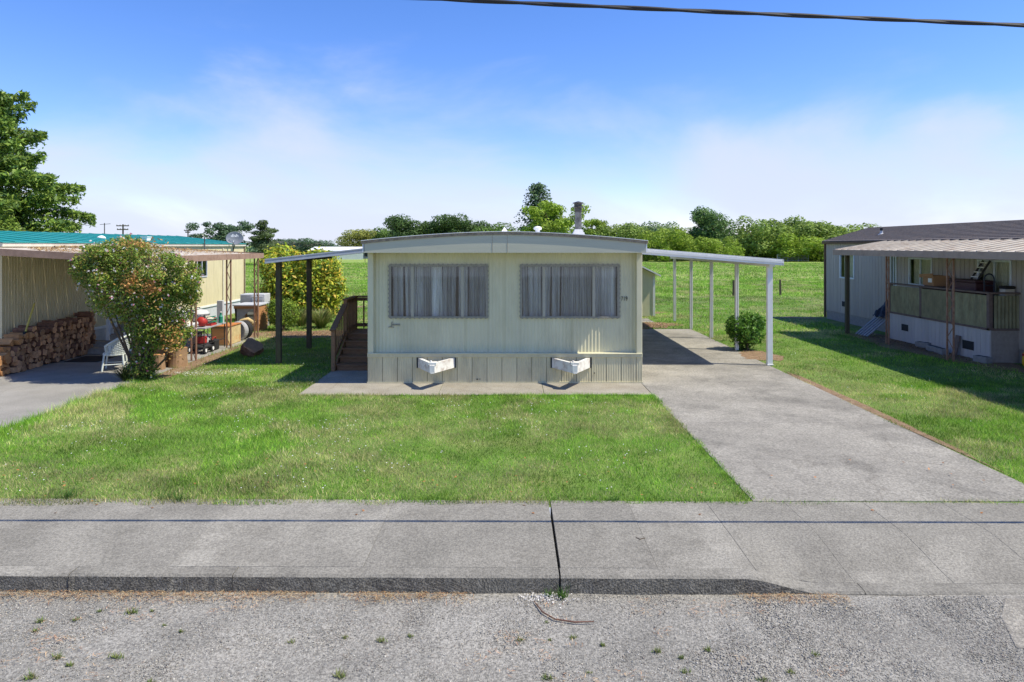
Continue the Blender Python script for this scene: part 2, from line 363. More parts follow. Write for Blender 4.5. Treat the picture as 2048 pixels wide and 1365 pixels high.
M['block'] = mat('cinder_block', (0.27, 0.265, 0.26), 0.95, 0.15, 9, bump=0.6, bscale=90)
M['shingle'] = mat('dark_shingle', (0.105, 0.095, 0.095), 0.95, 0.3, 9, bump=0.8, bscale=30, tint=(0.2, 0.14, 0.10), tamt=0.5, tscale=4, stretch=(3, 1, 3), speck=0.3, sscale=25)
M['taupe'] = mat('taupe_beam_paint', (0.34, 0.26, 0.205), 0.75, 0.1, 3, tint=(0.2, 0.14, 0.11), tamt=0.5, tscale=2)
M['fibre'] = mat('algae_fibreglass', (0.25, 0.235, 0.14), 0.6, 0.3, 5, tint=(0.33, 0.35, 0.22), tamt=0.5, tscale=2.5, stretch=(1, 1, 0.5), ov=0.15)
M['deck_rail'] = mat('grey_brown_rail', (0.17, 0.125, 0.11), 0.85, 0.2, 8)
M['card'] = mat('cardboard', (0.36, 0.20, 0.10), 0.85, 0.08, 4)
M['trunk'] = mat('maroon_trunk', (0.07, 0.03, 0.035), 0.6, 0.2, 6)
M['yellow_bag'] = mat('yellow_sack', (0.68, 0.47, 0.03), 0.5, 0.1, 6)
M['alu'] = mat('dull_aluminium', (0.30, 0.30, 0.31), 0.6, 0.25, 8, metal=0.2)
M['handle'] = mat('yellow_handle', (0.62, 0.52, 0.12), 0.5, 0.1, 12)
M['wire'] = mat('cable', (0.03, 0.03, 0.032), 0.6, 0.1, 20)
M['steel'] = mat('dish_grey', (0.19, 0.205, 0.23), 0.4, 0.08, 6)
M['paper'] = mat('white_print', (0.8, 0.8, 0.8), 0.6, 0.03)
M['rail_white'] = mat('bluish_white_paint', (0.62, 0.66, 0.68), 0.6, 0.08, 8)
M['frame_blue'] = mat('pale_blue_frame', (0.60, 0.66, 0.72), 0.5, 0.06, 8)

def text_part(name, body, size, loc, rot, mt, parent, depth=0.006, xs=1.0):
    cu = bpy.data.curves.new(name, 'FONT'); cu.body = body; cu.size = size; cu.extrude = depth; cu.align_x = 'CENTER'; cu.align_y = 'CENTER'
    to = bpy.data.objects.new(name + '_tmp', cu); COL.objects.link(to)
    me = bpy.data.meshes.new_from_object(to); bpy.data.objects.remove(to)
    me.name = name; me.materials.clear(); me.materials.append(mt)
    o = link_mesh(name, me, parent)
    o.location = Vector(loc) - origin(parent); o.rotation_euler = rot; o.scale = (xs, 1, 1)
    return o

# ------------------------------------------------------------------ ground, pavement, slabs
LZ = -0.006
def sheet(name, x0, x1, y0, y1, nx, ny, zf, mt):
    xs = np.linspace(x0, x1, nx + 1); ys = np.linspace(y0, y1, ny + 1)
    X, Y = np.meshgrid(xs, ys); Z = zf(X, Y)
    v = np.stack([X, Y, Z], -1).reshape(-1, 3)
    i = np.arange(nx)[None, :] + np.arange(ny)[:, None] * (nx + 1)
    f = np.stack([i, i + 1, i + nx + 2, i + nx + 1], -1).reshape(-1, 4)
    return np_mesh(name, v, f, mt, smooth=True)

lawn = tag(link_mesh('lawn', sheet('lawn', -70, 70, 7.85, 41, 200, 80, lambda x, y: LZ - 0.008 * fbm(x, y, 0.6, 3), M['lawn'])), kind='structure')
def past_z(x, y): return LZ - 0.01 - 0.25 * fbm(x, y, 0.05, 9) * np.clip((y - 42) / 20, 0, 1)
pasture = tag(link_mesh('pasture', sheet('pasture', -160, 160, 40.95, 300, 120, 100, past_z, M['pasture'])), kind='structure')
tag(link_mesh('far_ground', sheet('far_ground', -3500, 3500, 30, 5000, 20, 20, lambda x, y: np.full_like(x, -0.5), M['pasture'])), kind='structure')
GZ = -0.15
tag(link_mesh('gravel_road', sheet('gravel_road', -70, 70, -40, 6.5, 280, 120, lambda x, y: GZ - 0.02 + 0.025 * fbm(x, y, 1.2, 21), M['gravel'])), kind='structure')

# pavement: slabs with a kerb that drops away at the drive
def drop(x): t = np.clip((np.asarray(x) - 2.1) / 0.75, 0, 1); return t * t * (3 - 2 * t)
def front_y(x): return 6.2 - 0.008 * np.asarray(x)
def back_y(x): return 8.04 - 0.012 * np.asarray(x)
def side_z(x, y):
    t = np.clip((7.3 - y) / 1.1, 0, 1)
    return -0.135 * drop(x) * t * t * (3 - 2 * t) * 1.0
KD = 0.16                                      # depth of the kerb stone on top
pav = thing('pavement', (0, 7.1, -0.16), None, None); pav['kind'] = 'structure'
joints = [0.44 + 1.83 * k for k in range(-10, 0)] + [0.44 + 0.915 * k for k in range(0, 21)]
for k in range(len(joints) - 1):
    a = joints[k] + (0.013 if abs(joints[k] - 0.44) < 1e-6 else 0.0012); b = joints[k + 1] - (0.013 if abs(joints[k + 1] - 0.44) < 1e-6 else 0.0012)
    mb = MB(); nx, ny = 5, 9; dz = random.uniform(-0.002, 0.002)
    top = []
    for j in range(ny + 1):
        for i in range(nx + 1):
            x = a + (b - a) * i / nx; y = float(front_y(x)) + KD + 0.004 + (float(back_y(x)) - float(front_y(x)) - KD - 0.004) * j / ny
            top.append((x, y, float(side_z(x, y)) + dz))
    fs = [(j * (nx + 1) + i, j * (nx + 1) + i + 1, (j + 1) * (nx + 1) + i + 1, (j + 1) * (nx + 1) + i) for j in range(ny) for i in range(nx)]
    mb.add(top, fs)
    n = len(top); rim = [i for i in range(nx + 1)] + [(j) * (nx + 1) + nx for j in range(1, ny + 1)] + [ny * (nx + 1) + i for i in range(nx - 1, -1, -1)] + [j * (nx + 1) for j in range(ny - 1, 0, -1)]
    mb.v += [(top[i][0], top[i][1], -0.25) for i in rim]; m_ = len(rim)
    for q in range(m_):
        q2 = (q + 1) % m_; mb.f.append((rim[q2], rim[q], n + q, n + q2)); mb.m.append(0)
    mb.build('slab', M['side_concrete'], pav, bevel=0.002)
kerb = thing('kerb', (0, 6.2, -0.16), None, None); kerb['kind'] = 'structure'
kj = [-17.9, -15.1, -12.3, -9.55, -6.8, -4.05, -2.55, 0.44, 3.2, 5.95, 8.7, 11.4, 14.2, 17]
for a, b in zip(kj[:-1], kj[1:]):
    g = 0.012 if abs(b - 0.44) < 1e-6 else 0.003
    mb = MB(); n = 28; rr = random.Random(int(a * 100))
    rows = []
    for i in range(n + 1):
        x = a + 0.004 + (b - a - 0.004 - g) * i / n; y0 = float(front_y(x)); d = float(side_z(x, y0)); d2 = float(side_z(x, y0 + KD))
        j = rr.uniform(-0.006, 0.006)
        rows.append([(x, y0 - 0.012 + j, -0.3), (x, y0 + j * 0.6, -0.02 + d), (x, y0 + 0.02, 0.0 + d + j * 0.3), (x, y0 + KD, d2), (x, y0 + KD, -0.3)])
    for r_ in rows: mb.v += r_
    for i in range(n):
        for q in range(4):
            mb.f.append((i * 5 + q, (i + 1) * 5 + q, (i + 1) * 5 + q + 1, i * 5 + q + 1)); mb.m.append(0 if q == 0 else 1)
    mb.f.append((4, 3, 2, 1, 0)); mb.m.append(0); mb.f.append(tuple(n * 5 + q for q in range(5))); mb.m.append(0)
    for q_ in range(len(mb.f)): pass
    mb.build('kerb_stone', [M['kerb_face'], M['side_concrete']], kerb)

def slab_set(name, rects, mt, z0=-0.09, z1=0.0):
    t = thing(name, (rects[0][0], rects[0][2], z0), None, None); t['kind'] = 'structure'
    for (x0, x1, y0, y1) in rects:
        mb = MB(); mb.box(x0 + 0.004, x1 - 0.004, y0 + 0.004, y1 - 0.004, z0, z1 + random.uniform(-0.002, 0.002)); mb.build('slab', mt, t, bevel=0.006)
    return t
DRV_L, DRV_R = 2.83, 6.46
slab_set('driveway', [(DRV_L, DRV_R, 8.02, 11.6), (DRV_L, DRV_R, 11.6, 15.0), (DRV_L, DRV_R, 15.0, 18.2), (DRV_L, DRV_R, 18.2, 21.4), (DRV_L, DRV_R, 21.4, 24.6)], M['concrete'])
slab_set('rear_pad', [(3.4, 5.6, 26.8, 28.2)], M['concrete'])
M['apron'] = mat('stained_apron_concrete', (0.30, 0.275, 0.225), 0.92, 0.18, 1.3, bump=0.45, bscale=90, tint=(0.21, 0.175, 0.12), tamt=0.7, tscale=1.0, speck=0.25, sscale=45, ov=0.06, crack=0.33)
slab_set('house_apron', [(-4.32, -1.5, 13.72, 14.93), (-1.5, 0.65, 13.74, 14.93), (0.65, 2.83, 13.76, 14.93), (-4.32, -3.18, 14.93, 16.42)], M['apron'])
M['patio'] = mat('cool_patio_concrete', (0.265, 0.252, 0.225), 0.92, 0.16, 1.2, bump=0.4, bscale=90, tint=(0.33, 0.32, 0.30), tamt=0.6, tscale=0.7, speck=0.2, sscale=45, ov=0.05, crack=0.33)
slab_set('neighbour_patio', [(-12.6, -8.36, 8.05, 11.4), (-12.6, -8.36, 11.4, 14.6), (-12.6, -8.3, 14.6, 18.0), (-12.6, -8.25, 18.0, 21.0), (-12.6, -8.2, 21.0, 23.3), (-20, -12.6, 8.05, 12.2), (-20, -12.6, 12.2, 16.3)], M['patio'])

def blob_sheet(name, cx, cy, rx, ry, z, mt, seed, amp=0.28):
    n = 48; rr = random.Random(seed); ph = [rr.uniform(0, 6.28) for _ in range(4)]
    rad = lambda t: 1 + amp * (0.5 * math.sin(2 * t + ph[0]) + 0.35 * math.sin(3 * t + ph[1]) + 0.3 * math.sin(7 * t + ph[2]) + 0.2 * math.sin(13 * t + ph[3]))
    mb = MB(); v = [(cx, cy, z + 0.012)]; f = []
    for k in range(n):
        t = 2 * math.pi * k / n; v.append((cx + rx * rad(t) * math.cos(t), cy + ry * rad(t) * math.sin(t), z))
    for k in range(n): f.append((0, 1 + k, 1 + (k + 1) % n))
    mb.add(v, f); o = mb.build(name, mt); o['kind'] = 'structure'; return o
DIRT = [(-6.9, 23.2, 2.2, 1.1, 1), (4.6, 25.7, 1.75, 1.05, 2), (6.75, 18.7, 0.5, 1.0, 3), (6.55, 13.0, 0.10, 3.8, 4), (12.0, 20.0, 0.9, 3.4, 5), (-8.2, 33.5, 1.1, 0.5, 6), (5.6, 30.6, 1.2, 0.7, 8), (-8.05, 17.6, 0.25, 2.4, 9), (11.8, 28.5, 1.0, 0.4, 10)]
for cx, cy, rx, ry, sd in DIRT: blob_sheet('dirt_patch', cx, cy, rx, ry, LZ + 0.006, M['soil'], sd)
# broken concrete showing through the gravel by the drive
bc = MB()
bc.prism_z([(3.95, 5.35), (4.6, 5.2), (5.6, 4.4), (6.5, 4.4), (6.6, 6.05), (4.4, 6.1), (4.15, 5.8)], GZ - 0.06, GZ + 0.004)
o = bc.build('gutter_slab', mat('pitted_old_concrete', (0.285, 0.265, 0.225), 0.95, 0.2, 5, bump=0.9, bscale=60, tint=(0.19, 0.175, 0.15), tamt=0.8, tscale=6, speck=0.3, sscale=45), bevel=0.01); o['kind'] = 'structure'

# ------------------------------------------------------------------ main house
HX0, HX1, HY0, HY1 = -3.155, 2.845, 14.9, 27.2
WY = 15.055                                     # recessed front wall
house = thing('mobile_home', ((HX0 + HX1) / 2, HY0, 0), 'cream mobile home with two wide curtained windows and number 719', 'mobile home')
FZ0, FZ1 = 0.65, 2.86
WINS = [(-2.712, -0.529, 1.405, 2.592, (-2.19, -1.09)), (0.176, 2.37, 1.405, 2.592, (0.70, 1.80))]
cells = [(-3.03, WINS[0][0], FZ0, FZ1), (WINS[0][1], -0.17, FZ0, FZ1), (-0.17, WINS[1][0], FZ0, FZ1), (WINS[1][1], 2.72, FZ0, FZ1)]
for w in WINS: cells += [(w[0], w[1], FZ0, w[2]), (w[0], w[1], w[3], FZ1)]
for (x0, x1, z0, z1) in cells:
    mb = MB(); mb.ribs((x0, WY, z0), (1, 0, 0), x1 - x0, (0, 0, z1 - z0), (0, -1, 0), 0.077, 0.009, 'sine'); mb.build('siding_panel', M['cream'], house)
for xa in (-0.17, -1.03, 1.32):
    mb = MB(); z1 = FZ1 if xa == -0.17 else 1.40; mb.box(xa - 0.006, xa + 0.006, WY - 0.016, WY, FZ0 + 0.002, z1); mb.build('panel_seam', M['cream'], house)
# end wings, side and rear walls
for x0, x1 in ((HX0, HX0 + 0.125), (HX1 - 0.125, HX1)):
    mb = MB(); mb.box(x0, x1, HY0 + 0.005, WY + 0.1, FZ0 - 0.01, FZ1); mb.build('end_wing', M['cream'], house, bevel=0.012)
mb = MB(); mb.ribs((HX1, WY + 0.1, 0.62), (0, 1, 0), HY1 - WY - 0.1, (0, 0, 2.3), (1, 0, 0), 0.077, 0.011, 'sine'); mb.build('side_wall', M['cream'], house)
mb = MB(); mb.ribs((HX0, HY1, 0.62), (0, -1, 0), HY1 - WY - 0.1, (0, 0, 2.3), (-1, 0, 0), 0.077, 0.011, 'sine'); mb.build('side_wall', M['cream'], house)
mb = MB(); mb.box(HX0, HX1, HY1 - 0.05, HY1, 0.0, 2.95); mb.build('rear_wall', M['cream'], house)
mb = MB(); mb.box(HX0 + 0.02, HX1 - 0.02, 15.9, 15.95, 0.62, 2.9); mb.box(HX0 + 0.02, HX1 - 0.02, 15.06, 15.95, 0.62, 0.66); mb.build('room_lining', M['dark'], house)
# windows
def main_window(x0, x1, z0, z1, mulls, seed):
    fw = 0.05
    w = MB(); y0, y1 = WY - 0.035, WY + 0.03
    w.box(x0, x1, y0, y1, z1 - fw, z1); w.box(x0, x1, y0, y1, z0, z0 + fw * 0.8); w.box(x0, x0 + fw, y0, y1, z0 + fw * 0.8, z1 - fw); w.box(x1 - fw, x1, y0, y1, z0 + fw * 0.8, z1 - fw)
    nx = int((x1 - x0) / 0.1)
    for k in range(nx):                              # crimped flange with screws
        xx = x0 + (k + 0.5) * (x1 - x0) / nx
        w.box(xx - 0.02, xx + 0.02, y0 - 0.006, y0, z1 - 0.014, z1 + 0.012); w.box(xx - 0.02, xx + 0.02, y0 - 0.006, y0, z0 - 0.012, z0 + 0.012)
    for k in range(12):
        zz = z0 + (k + 0.5) * (z1 - z0) / 12
        w.box(x0 - 0.012, x0 + 0.014, y0 - 0.006, y0, zz - 0.02, zz + 0.02); w.box(x1 - 0.014, x1 + 0.012, y0 - 0.006, y0, zz - 0.02, zz + 0.02)
    win = w.build('window', M['bronze'], house)
    edges = [x0 + fw] + list(mulls) + [x1 - fw]
    for mx in mulls:
        mb = MB(); mb.box(mx - 0.03, mx + 0.03, y0 - 0.012, y1, z0 + fw * 0.8, z1 - fw); mb.build('mullion', M['mullion'], win)
    for a, b in zip(edges[:-1], edges[1:]):
        mb = MB(); mb.box(a + (0.03 if a in mulls else 0), b - (0.03 if b in mulls else 0), WY - 0.002, WY + 0.004, z0 + fw * 0.8, z1 - fw); mb.build('pane', M['glass'], win)
    # gathered sheer curtain, several drops with dark gaps between
    rr = random.Random(seed); x = x0 + 0.06
    while x < x1 - 0.08:
        wd = rr.uniform(0.10, 0.34); e = min(x + wd, x1 - 0.05); n = max(6, int((e - x) / 0.011)); mb = MB(); ph = rr.uniform(0, 6); fr = rr.uniform(55, 95); sh = rr.uniform(-0.025, 0.025); yo = rr.uniform(0, 0.03)
        v = []
        for i in range(n + 1):
            s = x + (e - x) * i / n
            dy = 0.034 * math.sin(fr * s + ph) + 0.02 * math.sin(fr * 0.37 * s + 2 * ph)
            v += [(s + sh, WY + 0.16 + yo + dy, z0 + 0.0), (s, WY + 0.16 + yo + 0.6 * dy, z1 + 0.02)]
        mb.add(v, [(2 * i, 2 * i + 2, 2 * i + 3, 2 * i + 1) for i in range(n)])
        mb.build('curtain', M['curtain'], win, smooth=True)
        x = e + (rr.uniform(0.01, 0.06) if rr.random() < 0.65 else -0.02)
for i, w in enumerate(WINS): main_window(*w, 30 + i)
# skirting: one ribbed panel after another, rails above and below
x = HX0; k = 0
while x < HX1 - 0.05:
    e = min(x + 0.326, HX1)
    mb = MB(); mb.box(x + 0.004, e - 0.004, HY0 + 0.016, HY0 + 0.03, 0.03, 0.565)
    mb.ribs((x + 0.004, HY0 + 0.012, 0.03), (1, 0, 0), e - x - 0.008, (0, 0, 0.535), (0, -1, 0), 0.0525, 0.007, 'trap')
    mb.build('skirt_panel', M['cream_skirt'], house); x = e
mb = MB(); mb.box(HX0 - 0.004, HX1 + 0.004, HY0 - 0.012, WY, 0.565, 0.632); mb.build('skirt_rail', M['cream_skirt'], house, bevel=0.006)
mb = MB(); mb.box(HX0, HX1, HY0 - 0.022, WY + 0.01, 0.632, 0.652); mb.build('drip_rail', M['cream'], house, bevel=0.004)
mb = MB(); mb.box(HX0 - 0.01, HX1 + 0.01, HY0 - 0.012, HY0 + 0.03, 0.002, 0.03); mb.build('bottom_rail', M['cream_skirt'], house)
for x0, n_ in ((HX1 - 0.03, 1), (HX0, -1)):
    mb = MB(); mb.ribs((HX1 if n_ > 0 else HX0, HY0 + 0.04 if n_ > 0 else HY1, 0.0), (0, n_, 0), HY1 - HY0 - 0.04, (0, 0, 0.62), (n_, 0, 0), 0.079, 0.009, 'trap'); mb.build('side_skirting', M['cream_skirt'], house)
for hx, hz, hr in ((-0.76, 0.085, 0.018), (-0.70, 0.09, 0.012), (1.80, 0.22, 0.014)):
    mb = MB(); mb.lathe((hx, HY0 - 0.001, hz), [(hr, 0), (hr * 0.9, 0.006)], 10, M=Matrix.Rotation(math.radians(90), 3, 'X')); mb.build('skirt_hole', M['dark'], house)
# fascia, roof, trim
FY = 14.55
def roof_z(x):
    u = abs((x + 0.16) / 3.06); return 3.115 + 0.195 * (1 - u ** 1.7)
xs = [-3.22 + 6.12 * k / 24 for k in range(25)]
poly = [(xx, 2.85) for xx in (-3.165, 2.855)] + [(min(max(xx, -3.165), 2.855), roof_z(xx) - 0.06) for xx in reversed(xs)]
mb = MB(); mb.prism_y(poly, FY, FY + 0.02); mb.box(-3.165, 2.855, FY + 0.02, WY + 0.12, 2.85, 2.87)
fa = mb.build('fascia', M['fascia'], house)
for xx in (-0.42, -0.10):
    mb = MB(); mb.box(xx - 0.003, xx + 0.003, FY - 0.004, FY, 2.853, roof_z(xx) - 0.07); mb.build('fascia_seam', M['roof_trim'], fa)
mb = MB()
for a, b in zip(xs[:-1], xs[1:]):
    mb.add([(a, FY - 0.018, roof_z(a) - 0.075), (b, FY - 0.018, roof_z(b) - 0.075), (b, FY - 0.018, roof_z(b) - 0.008), (a, FY - 0.018, roof_z(a) - 0.008),
            (a, FY, roof_z(a) - 0.075), (b, FY, roof_z(b) - 0.075), (b, FY, roof_z(b) - 0.008), (a, FY, roof_z(a) - 0.008)],
           [(0, 1, 2, 3), (0, 4, 5, 1), (3, 2, 6, 7), (4, 7, 6, 5)])
tr_ = mb.build('roof_edge_trim', M['roof_trim'], house)
mb = MB()
for k in range(1, 48):
    xx = -3.2 + 6.1 * k / 48; mb.box(xx - 0.008, xx + 0.008, FY - 0.024, FY - 0.018, roof_z(xx) - 0.05, roof_z(xx) - 0.035)
mb.build('trim_screws', M['galv'], tr_)['kind'] = 'stuff'
poly = [(xx, roof_z(xx)) for xx in xs] + [(2.9, 2.9), (-3.22, 2.9)]
mb = MB(); mb.prism_y([(xx, roof_z(xx)) for xx in xs] + [(xx, roof_z(xx) - 0.012) for xx in reversed(xs)], FY - 0.03, HY1 + 0.1)
mb.box(-3.19, -3.15, FY, HY1, 2.87, roof_z(-3.2) - 0.03); mb.box(2.85, 2.88, FY, HY1, 2.87, roof_z(2.88) - 0.03)
roof = mb.build('roof', M['white_roof'], house)
def chim(x, y):
    z = roof_z(x)
    mb = MB(); mb.lathe((x, y, z - 0.05), [(0.30, 0), (0.28, 0.06), (0.14, 0.24), (0.125, 0.26)], 4, M=Matrix.Rotation(math.radians(45), 3, 'Z')); mb.build('flashing', M['lightgrey'], ch_root)
    mb = MB(); mb.lathe((x, y, z + 0.15), [(0.088, 0), (0.088, 0.28), (0.093, 0.28), (0.093, 0.30), (0.088, 0.30), (0.088, 0.62)], 24); mb.build('flue_pipe', M['galv'], ch_root, smooth=False)
    mb = MB(); mb.lathe((x, y, z + 0.77), [(0.098, -0.1), (0.098, 0.0), (0.14, 0.02), (0.14, 0.035), (0.1, 0.05), (0.1, 0.11), (0.15, 0.12), (0.145, 0.14), (0.02, 0.18)], 24); mb.build('flue_cap', M['soot'], ch_root)
ch_root = MB().box(1.6, 1.9, 17.8, 18.1, roof_z(1.75) - 0.06, roof_z(1.75) - 0.02).build('chimney', M['white_roof'], roof)
chim(1.745, 18.0)
mb = MB(); vx, vy = 0.62, 16.5; vz = roof_z(vx)
mb.lathe((vx, vy, vz - 0.03), [(0.12, 0), (0.10, 0.04), (0.055, 0.06), (0.055, 0.12), (0.095, 0.13), (0.10, 0.17), (0.07, 0.20), (0.01, 0.215)], 20); mb.build('roof_vent', M['white'], roof)
mb = MB(); mb.add([(-0.52, 23.6, 3.28), (0.0, 23.6, 3.28), (0.0, 24.4, 3.28), (-0.52, 24.4, 3.28), (-0.26, 24.0, 3.66)], [(0, 1, 4), (1, 2, 4), (2, 3, 4), (3, 0, 4)]); mb.build('skylight', M['white_roof'], roof)
mb = MB(); mb.lathe((1.05, 17.2, roof_z(1.05) - 0.02), [(0.25, 0), (0.22, 0.05), (0.1, 0.07), (0.01, 0.075)], 16); mb.build('roof_hatch', M['white_roof'], roof)
# tow hitches
def hitch(xa, xb, xm):
    y1, y0 = HY0 - 0.004, 14.2; z0, z1 = 0.345, 0.55
    h_ = MB()
    for xe in (xa, xb):
        d = (Vector((xm, y0, 0)) - Vector((xe, y1, 0))).normalized()
        sgn = -1 if xe < xm else 1
        p0 = Vector((xe, y1, 0)); p1 = Vector((xm + sgn * 0.05, y0 + 0.04, 0))
        for (w, za, zb) in ((0.012, z0, z1), ):
            h_.bar(p0 + Vector((0, 0, (za + zb) / 2)), p1 + Vector((0, 0, (za + zb) / 2)), w, zb - za)
        off = Vector((-sgn * 0.035, 0.0, 0))
        h_.bar(p0 + off + Vector((0, 0, z1 - 0.006)), p1 + off + Vector((0, 0, z1 - 0.006)), 0.075, 0.013)
        h_.bar(p0 + off + Vector((0, 0, z0 + 0.006)), p1 + off + Vector((0, 0, z0 + 0.006)), 0.075, 0.013)
    b_ = h_.build('tow_hitch', M['hitch'], house)
    mb = MB(); mb.box(xm - 0.085, xm + 0.085, y0 - 0.005, y0 + 0.16, z1 - 0.035, z1 + 0.02); mb.box(xm - 0.055, xm + 0.055, y0 - 0.03, y0 + 0.09, z0 + 0.02, z1 - 0.036); mb.box(xm - 0.04, xm + 0.04, y0 - 0.035, y0 + 0.05, z0 - 0.005, z0 + 0.018)
    mb.lathe((xm - 0.03, y0 + 0.05, z1 + 0.02), [(0.03, 0), (0.026, 0.025), (0.01, 0.035)], 10); mb.build('coupler', M['hitch'], b_, bevel=0.006)
    for xe in (xa - 0.012, xb + 0.012): MB().box(xe - 0.014, xe + 0.014, HY0 - 0.02, HY0 - 0.003, z0 - 0.01, z1 + 0.01).build('slot_edge', M['dark'], b_)
hitch(-2.05, -1.25, -1.66); hitch(0.87, 1.70, 1.31)
# number and script badge
for i, ch in enumerate('719'):
    text_part('house_number', ch, 0.135, (2.475 + 0.05 * (i - 1), WY - 0.018, 1.83), (math.radians(90), 0, 0), M['black'], house, 0.004, 0.62)
mb = MB()
mb.tube([(-2.69, WY - 0.02, 1.215), (-2.66, WY - 0.02, 1.20), (-2.655, WY - 0.02, 1.29), (-2.64, WY - 0.02, 1.325), (-2.625, WY - 0.02, 1.315)], 0.008, 6)
for k in range(7):
    xx = -2.645 + 0.026 * k; mb.tube([(xx, WY - 0.02, 1.245), (xx + 0.012, WY - 0.02, 1.28), (xx + 0.02, WY - 0.02, 1.25)], 0.0075, 6)
mb.tube([(-2.72, WY - 0.02, 1.205), (-2.66, WY - 0.02, 1.222), (-2.6, WY - 0.02, 1.2)], 0.009, 6)
mb.build('script_badge', M['bronze'], house)

# ------------------------------------------------------------------ right carport (white) and left porch cover
cp = thing('carport', (DRV_R, 17.1, 0), 'white aluminium carport roof on slim posts beside the driveway', 'carport')
cY0, cY1 = 16.9, 27.6
def cz(x): return 2.97 - 0.080 * (x - 2.87)
mb = MB()
for za, zb, yy in ((0.0, 0.045, 0.0), (0.048, 0.095, -0.012), (0.098, 0.15, 0.0)):
    pts = [(2.87, cz(2.87) - zb), (6.72, cz(6.72) - zb), (6.72, cz(6.72) - za), (2.87, cz(2.87) - za)]
    mb.prism_y(pts, cY0 + yy, cY0 + 0.05)
mb.build('front_fascia', M['white'], cp)
for k in range(26):
    a = cY0 + 0.051 + k * 0.408
    mb = MB(); mb.prism_y([(2.87, cz(2.87) - 0.05), (6.70, cz(6.70) - 0.05), (6.70, cz(6.70) - 0.01), (2.87, cz(2.87) - 0.01)], a, a + 0.40)
    mb.build('roof_pan', M['white'], cp)
mb = MB(); mb.box(6.40, 6.54, cY0 + 0.06, cY1, cz(6.47) - 0.20, cz(6.47) - 0.06); mb.build('side_beam', M['white'], cp)
mb = MB(); mb.prism_x([(cY0, cz(6.7) - 0.15), (cY1, cz(6.7) - 0.15), (cY1, cz(6.7)), (cY0, cz(6.7))], 6.705, 6.735); mb.build('gutter', M['white'], cp)
for i, y in enumerate((17.15, 19.65, 22.15, 24.65, 27.15)):
    mb = MB(); zt = cz(6.47) - 0.2
    wd = 0.066 if i == 0 else 0.05
    if i == 0:
        mb.box(6.47 - wd, 6.47 + wd, y - 0.05, y + 0.05, 0, zt)
        mb.box(6.47 - wd - 0.01, 6.47 + wd + 0.015, y - 0.07, y + 0.06, 0.001, 0.03)
    else:
        for s in (-1, 1): mb.box(6.47 + s * 0.03 - 0.018, 6.47 + s * 0.03 + 0.018, y - 0.045, y + 0.045, 0, zt)
        mb.box(6.47 - 0.012, 6.47 + 0.012, y - 0.02, y + 0.02, 0, zt)
    mb.build('post', M['white'], cp, bevel=0.004)

pc = thing('porch_cover', (-5.95, 17.4, 0), 'flat metal porch cover on two dark wooden posts left of the home', 'porch cover')
def pz(x): return 2.995 - 0.110 * (-3.2 - x)
pY0, pY1 = 16.9, 22.4
mb = MB()
for za, zb, yy in ((0.0, 0.03, -0.02), (0.034, 0.06, 0.0), (0.062, 0.115, -0.015)):
    mb.prism_y([(-6.12, pz(-6.12) - zb), (-3.2, pz(-3.2) - zb), (-3.2, pz(-3.2) - za), (-6.12, pz(-6.12) - za)], pY0 + yy, pY0 + 0.05)
mb.build('front_fascia', M['lightgrey'], pc)
for k in range(13):
    a = pY0 + 0.051 + k * 0.42
    mb = MB(); mb.prism_y([(-6.10, pz(-6.10) - 0.05), (-3.2, pz(-3.2) - 0.05), (-3.2, pz(-3.2) - 0.012), (-6.10, pz(-6.10) - 0.012)], a, a + 0.412); mb.build('roof_pan', M['white'], pc)
for y in (17.4, 20.0, 22.2):
    if y > 22: continue
    mb = MB(); mb.box(-6.01, -5.88, y - 0.065, y + 0.065, -0.03, pz(-5.95) - 0.11); mb.build('post', M['wood_post'], pc, bevel=0.008)
mb = MB(); mb.box(-5.99, -5.9, pY0 + 0.06, pY1, pz(-5.95) - 0.112, pz(-5.95) - 0.052); mb.build('beam', M['wood_post'], pc)

# ------------------------------------------------------------------ wooden stairs and landing
st = thing('porch_stairs', (-3.75, 16.35, 0), 'brown wooden steps with railing up to a landing beside the home', 'stairs')
sx0, sx1 = -4.22, -3.19
for i in range(5):
    z = 0.15 * (i + 1); y = 16.38 + 0.28 * i
    mb = MB(); mb.box(sx0 + 0.02, sx1, y + 0.012, y + 0.032, z - 0.15 + (0.002 if i == 0 else 0.0), z - 0.036); mb.build('riser', M['wood_stair'], st)
    if i < 4:
        for q in range(2):
            mb = MB(); mb.box(sx0, sx1, y - 0.02 + q * 0.15, y + 0.125 + q * 0.15, z - 0.035, z); mb.build('tread', M['wood_stair'], st, bevel=0.004)
for q in range(8):
    y = 17.48 + q * 0.14; mb = MB(); mb.box(sx0, sx1, y, y + 0.133, 0.715, 0.75); mb.build('deck_board', M['wood_stair'], st, bevel=0.004)
mb = MB(); mb.box(sx0, sx0 + 0.04, 17.5, 18.6, 0.5, 0.71); mb.box(sx0 + 0.04, sx1, 18.56, 18.6, 0.5, 0.71); mb.build('joist', M['wood_stair'], st)
mb = MB(); mb.prism_x([(16.36, 0.0), (16.66, 0.0), (17.6, 0.5), (17.6, 0.70), (17.46, 0.70), (16.36, 0.115)], sx0 - 0.045, sx0 - 0.005); mb.build('stringer', M['wood_stair'], st)
posts = [(-4.27, 16.32, 0.0, 1.0), (-4.27, 17.5, 0.0, 1.60), (-4.27, 18.62, 0.0, 1.60)]
for (x, y, z0, z1) in posts:
    mb = MB(); mb.box(x - 0.045, x + 0.045, y - 0.045, y + 0.045, z0, z1); mb.build('post', M['wood_stair'], st, bevel=0.005)
mb = MB(); mb.bar((-4.27, 16.24, 0.98), (-4.27, 17.46, 1.50), 0.14, 0.035); mb.build('handrail', M['wood_stair'], st)
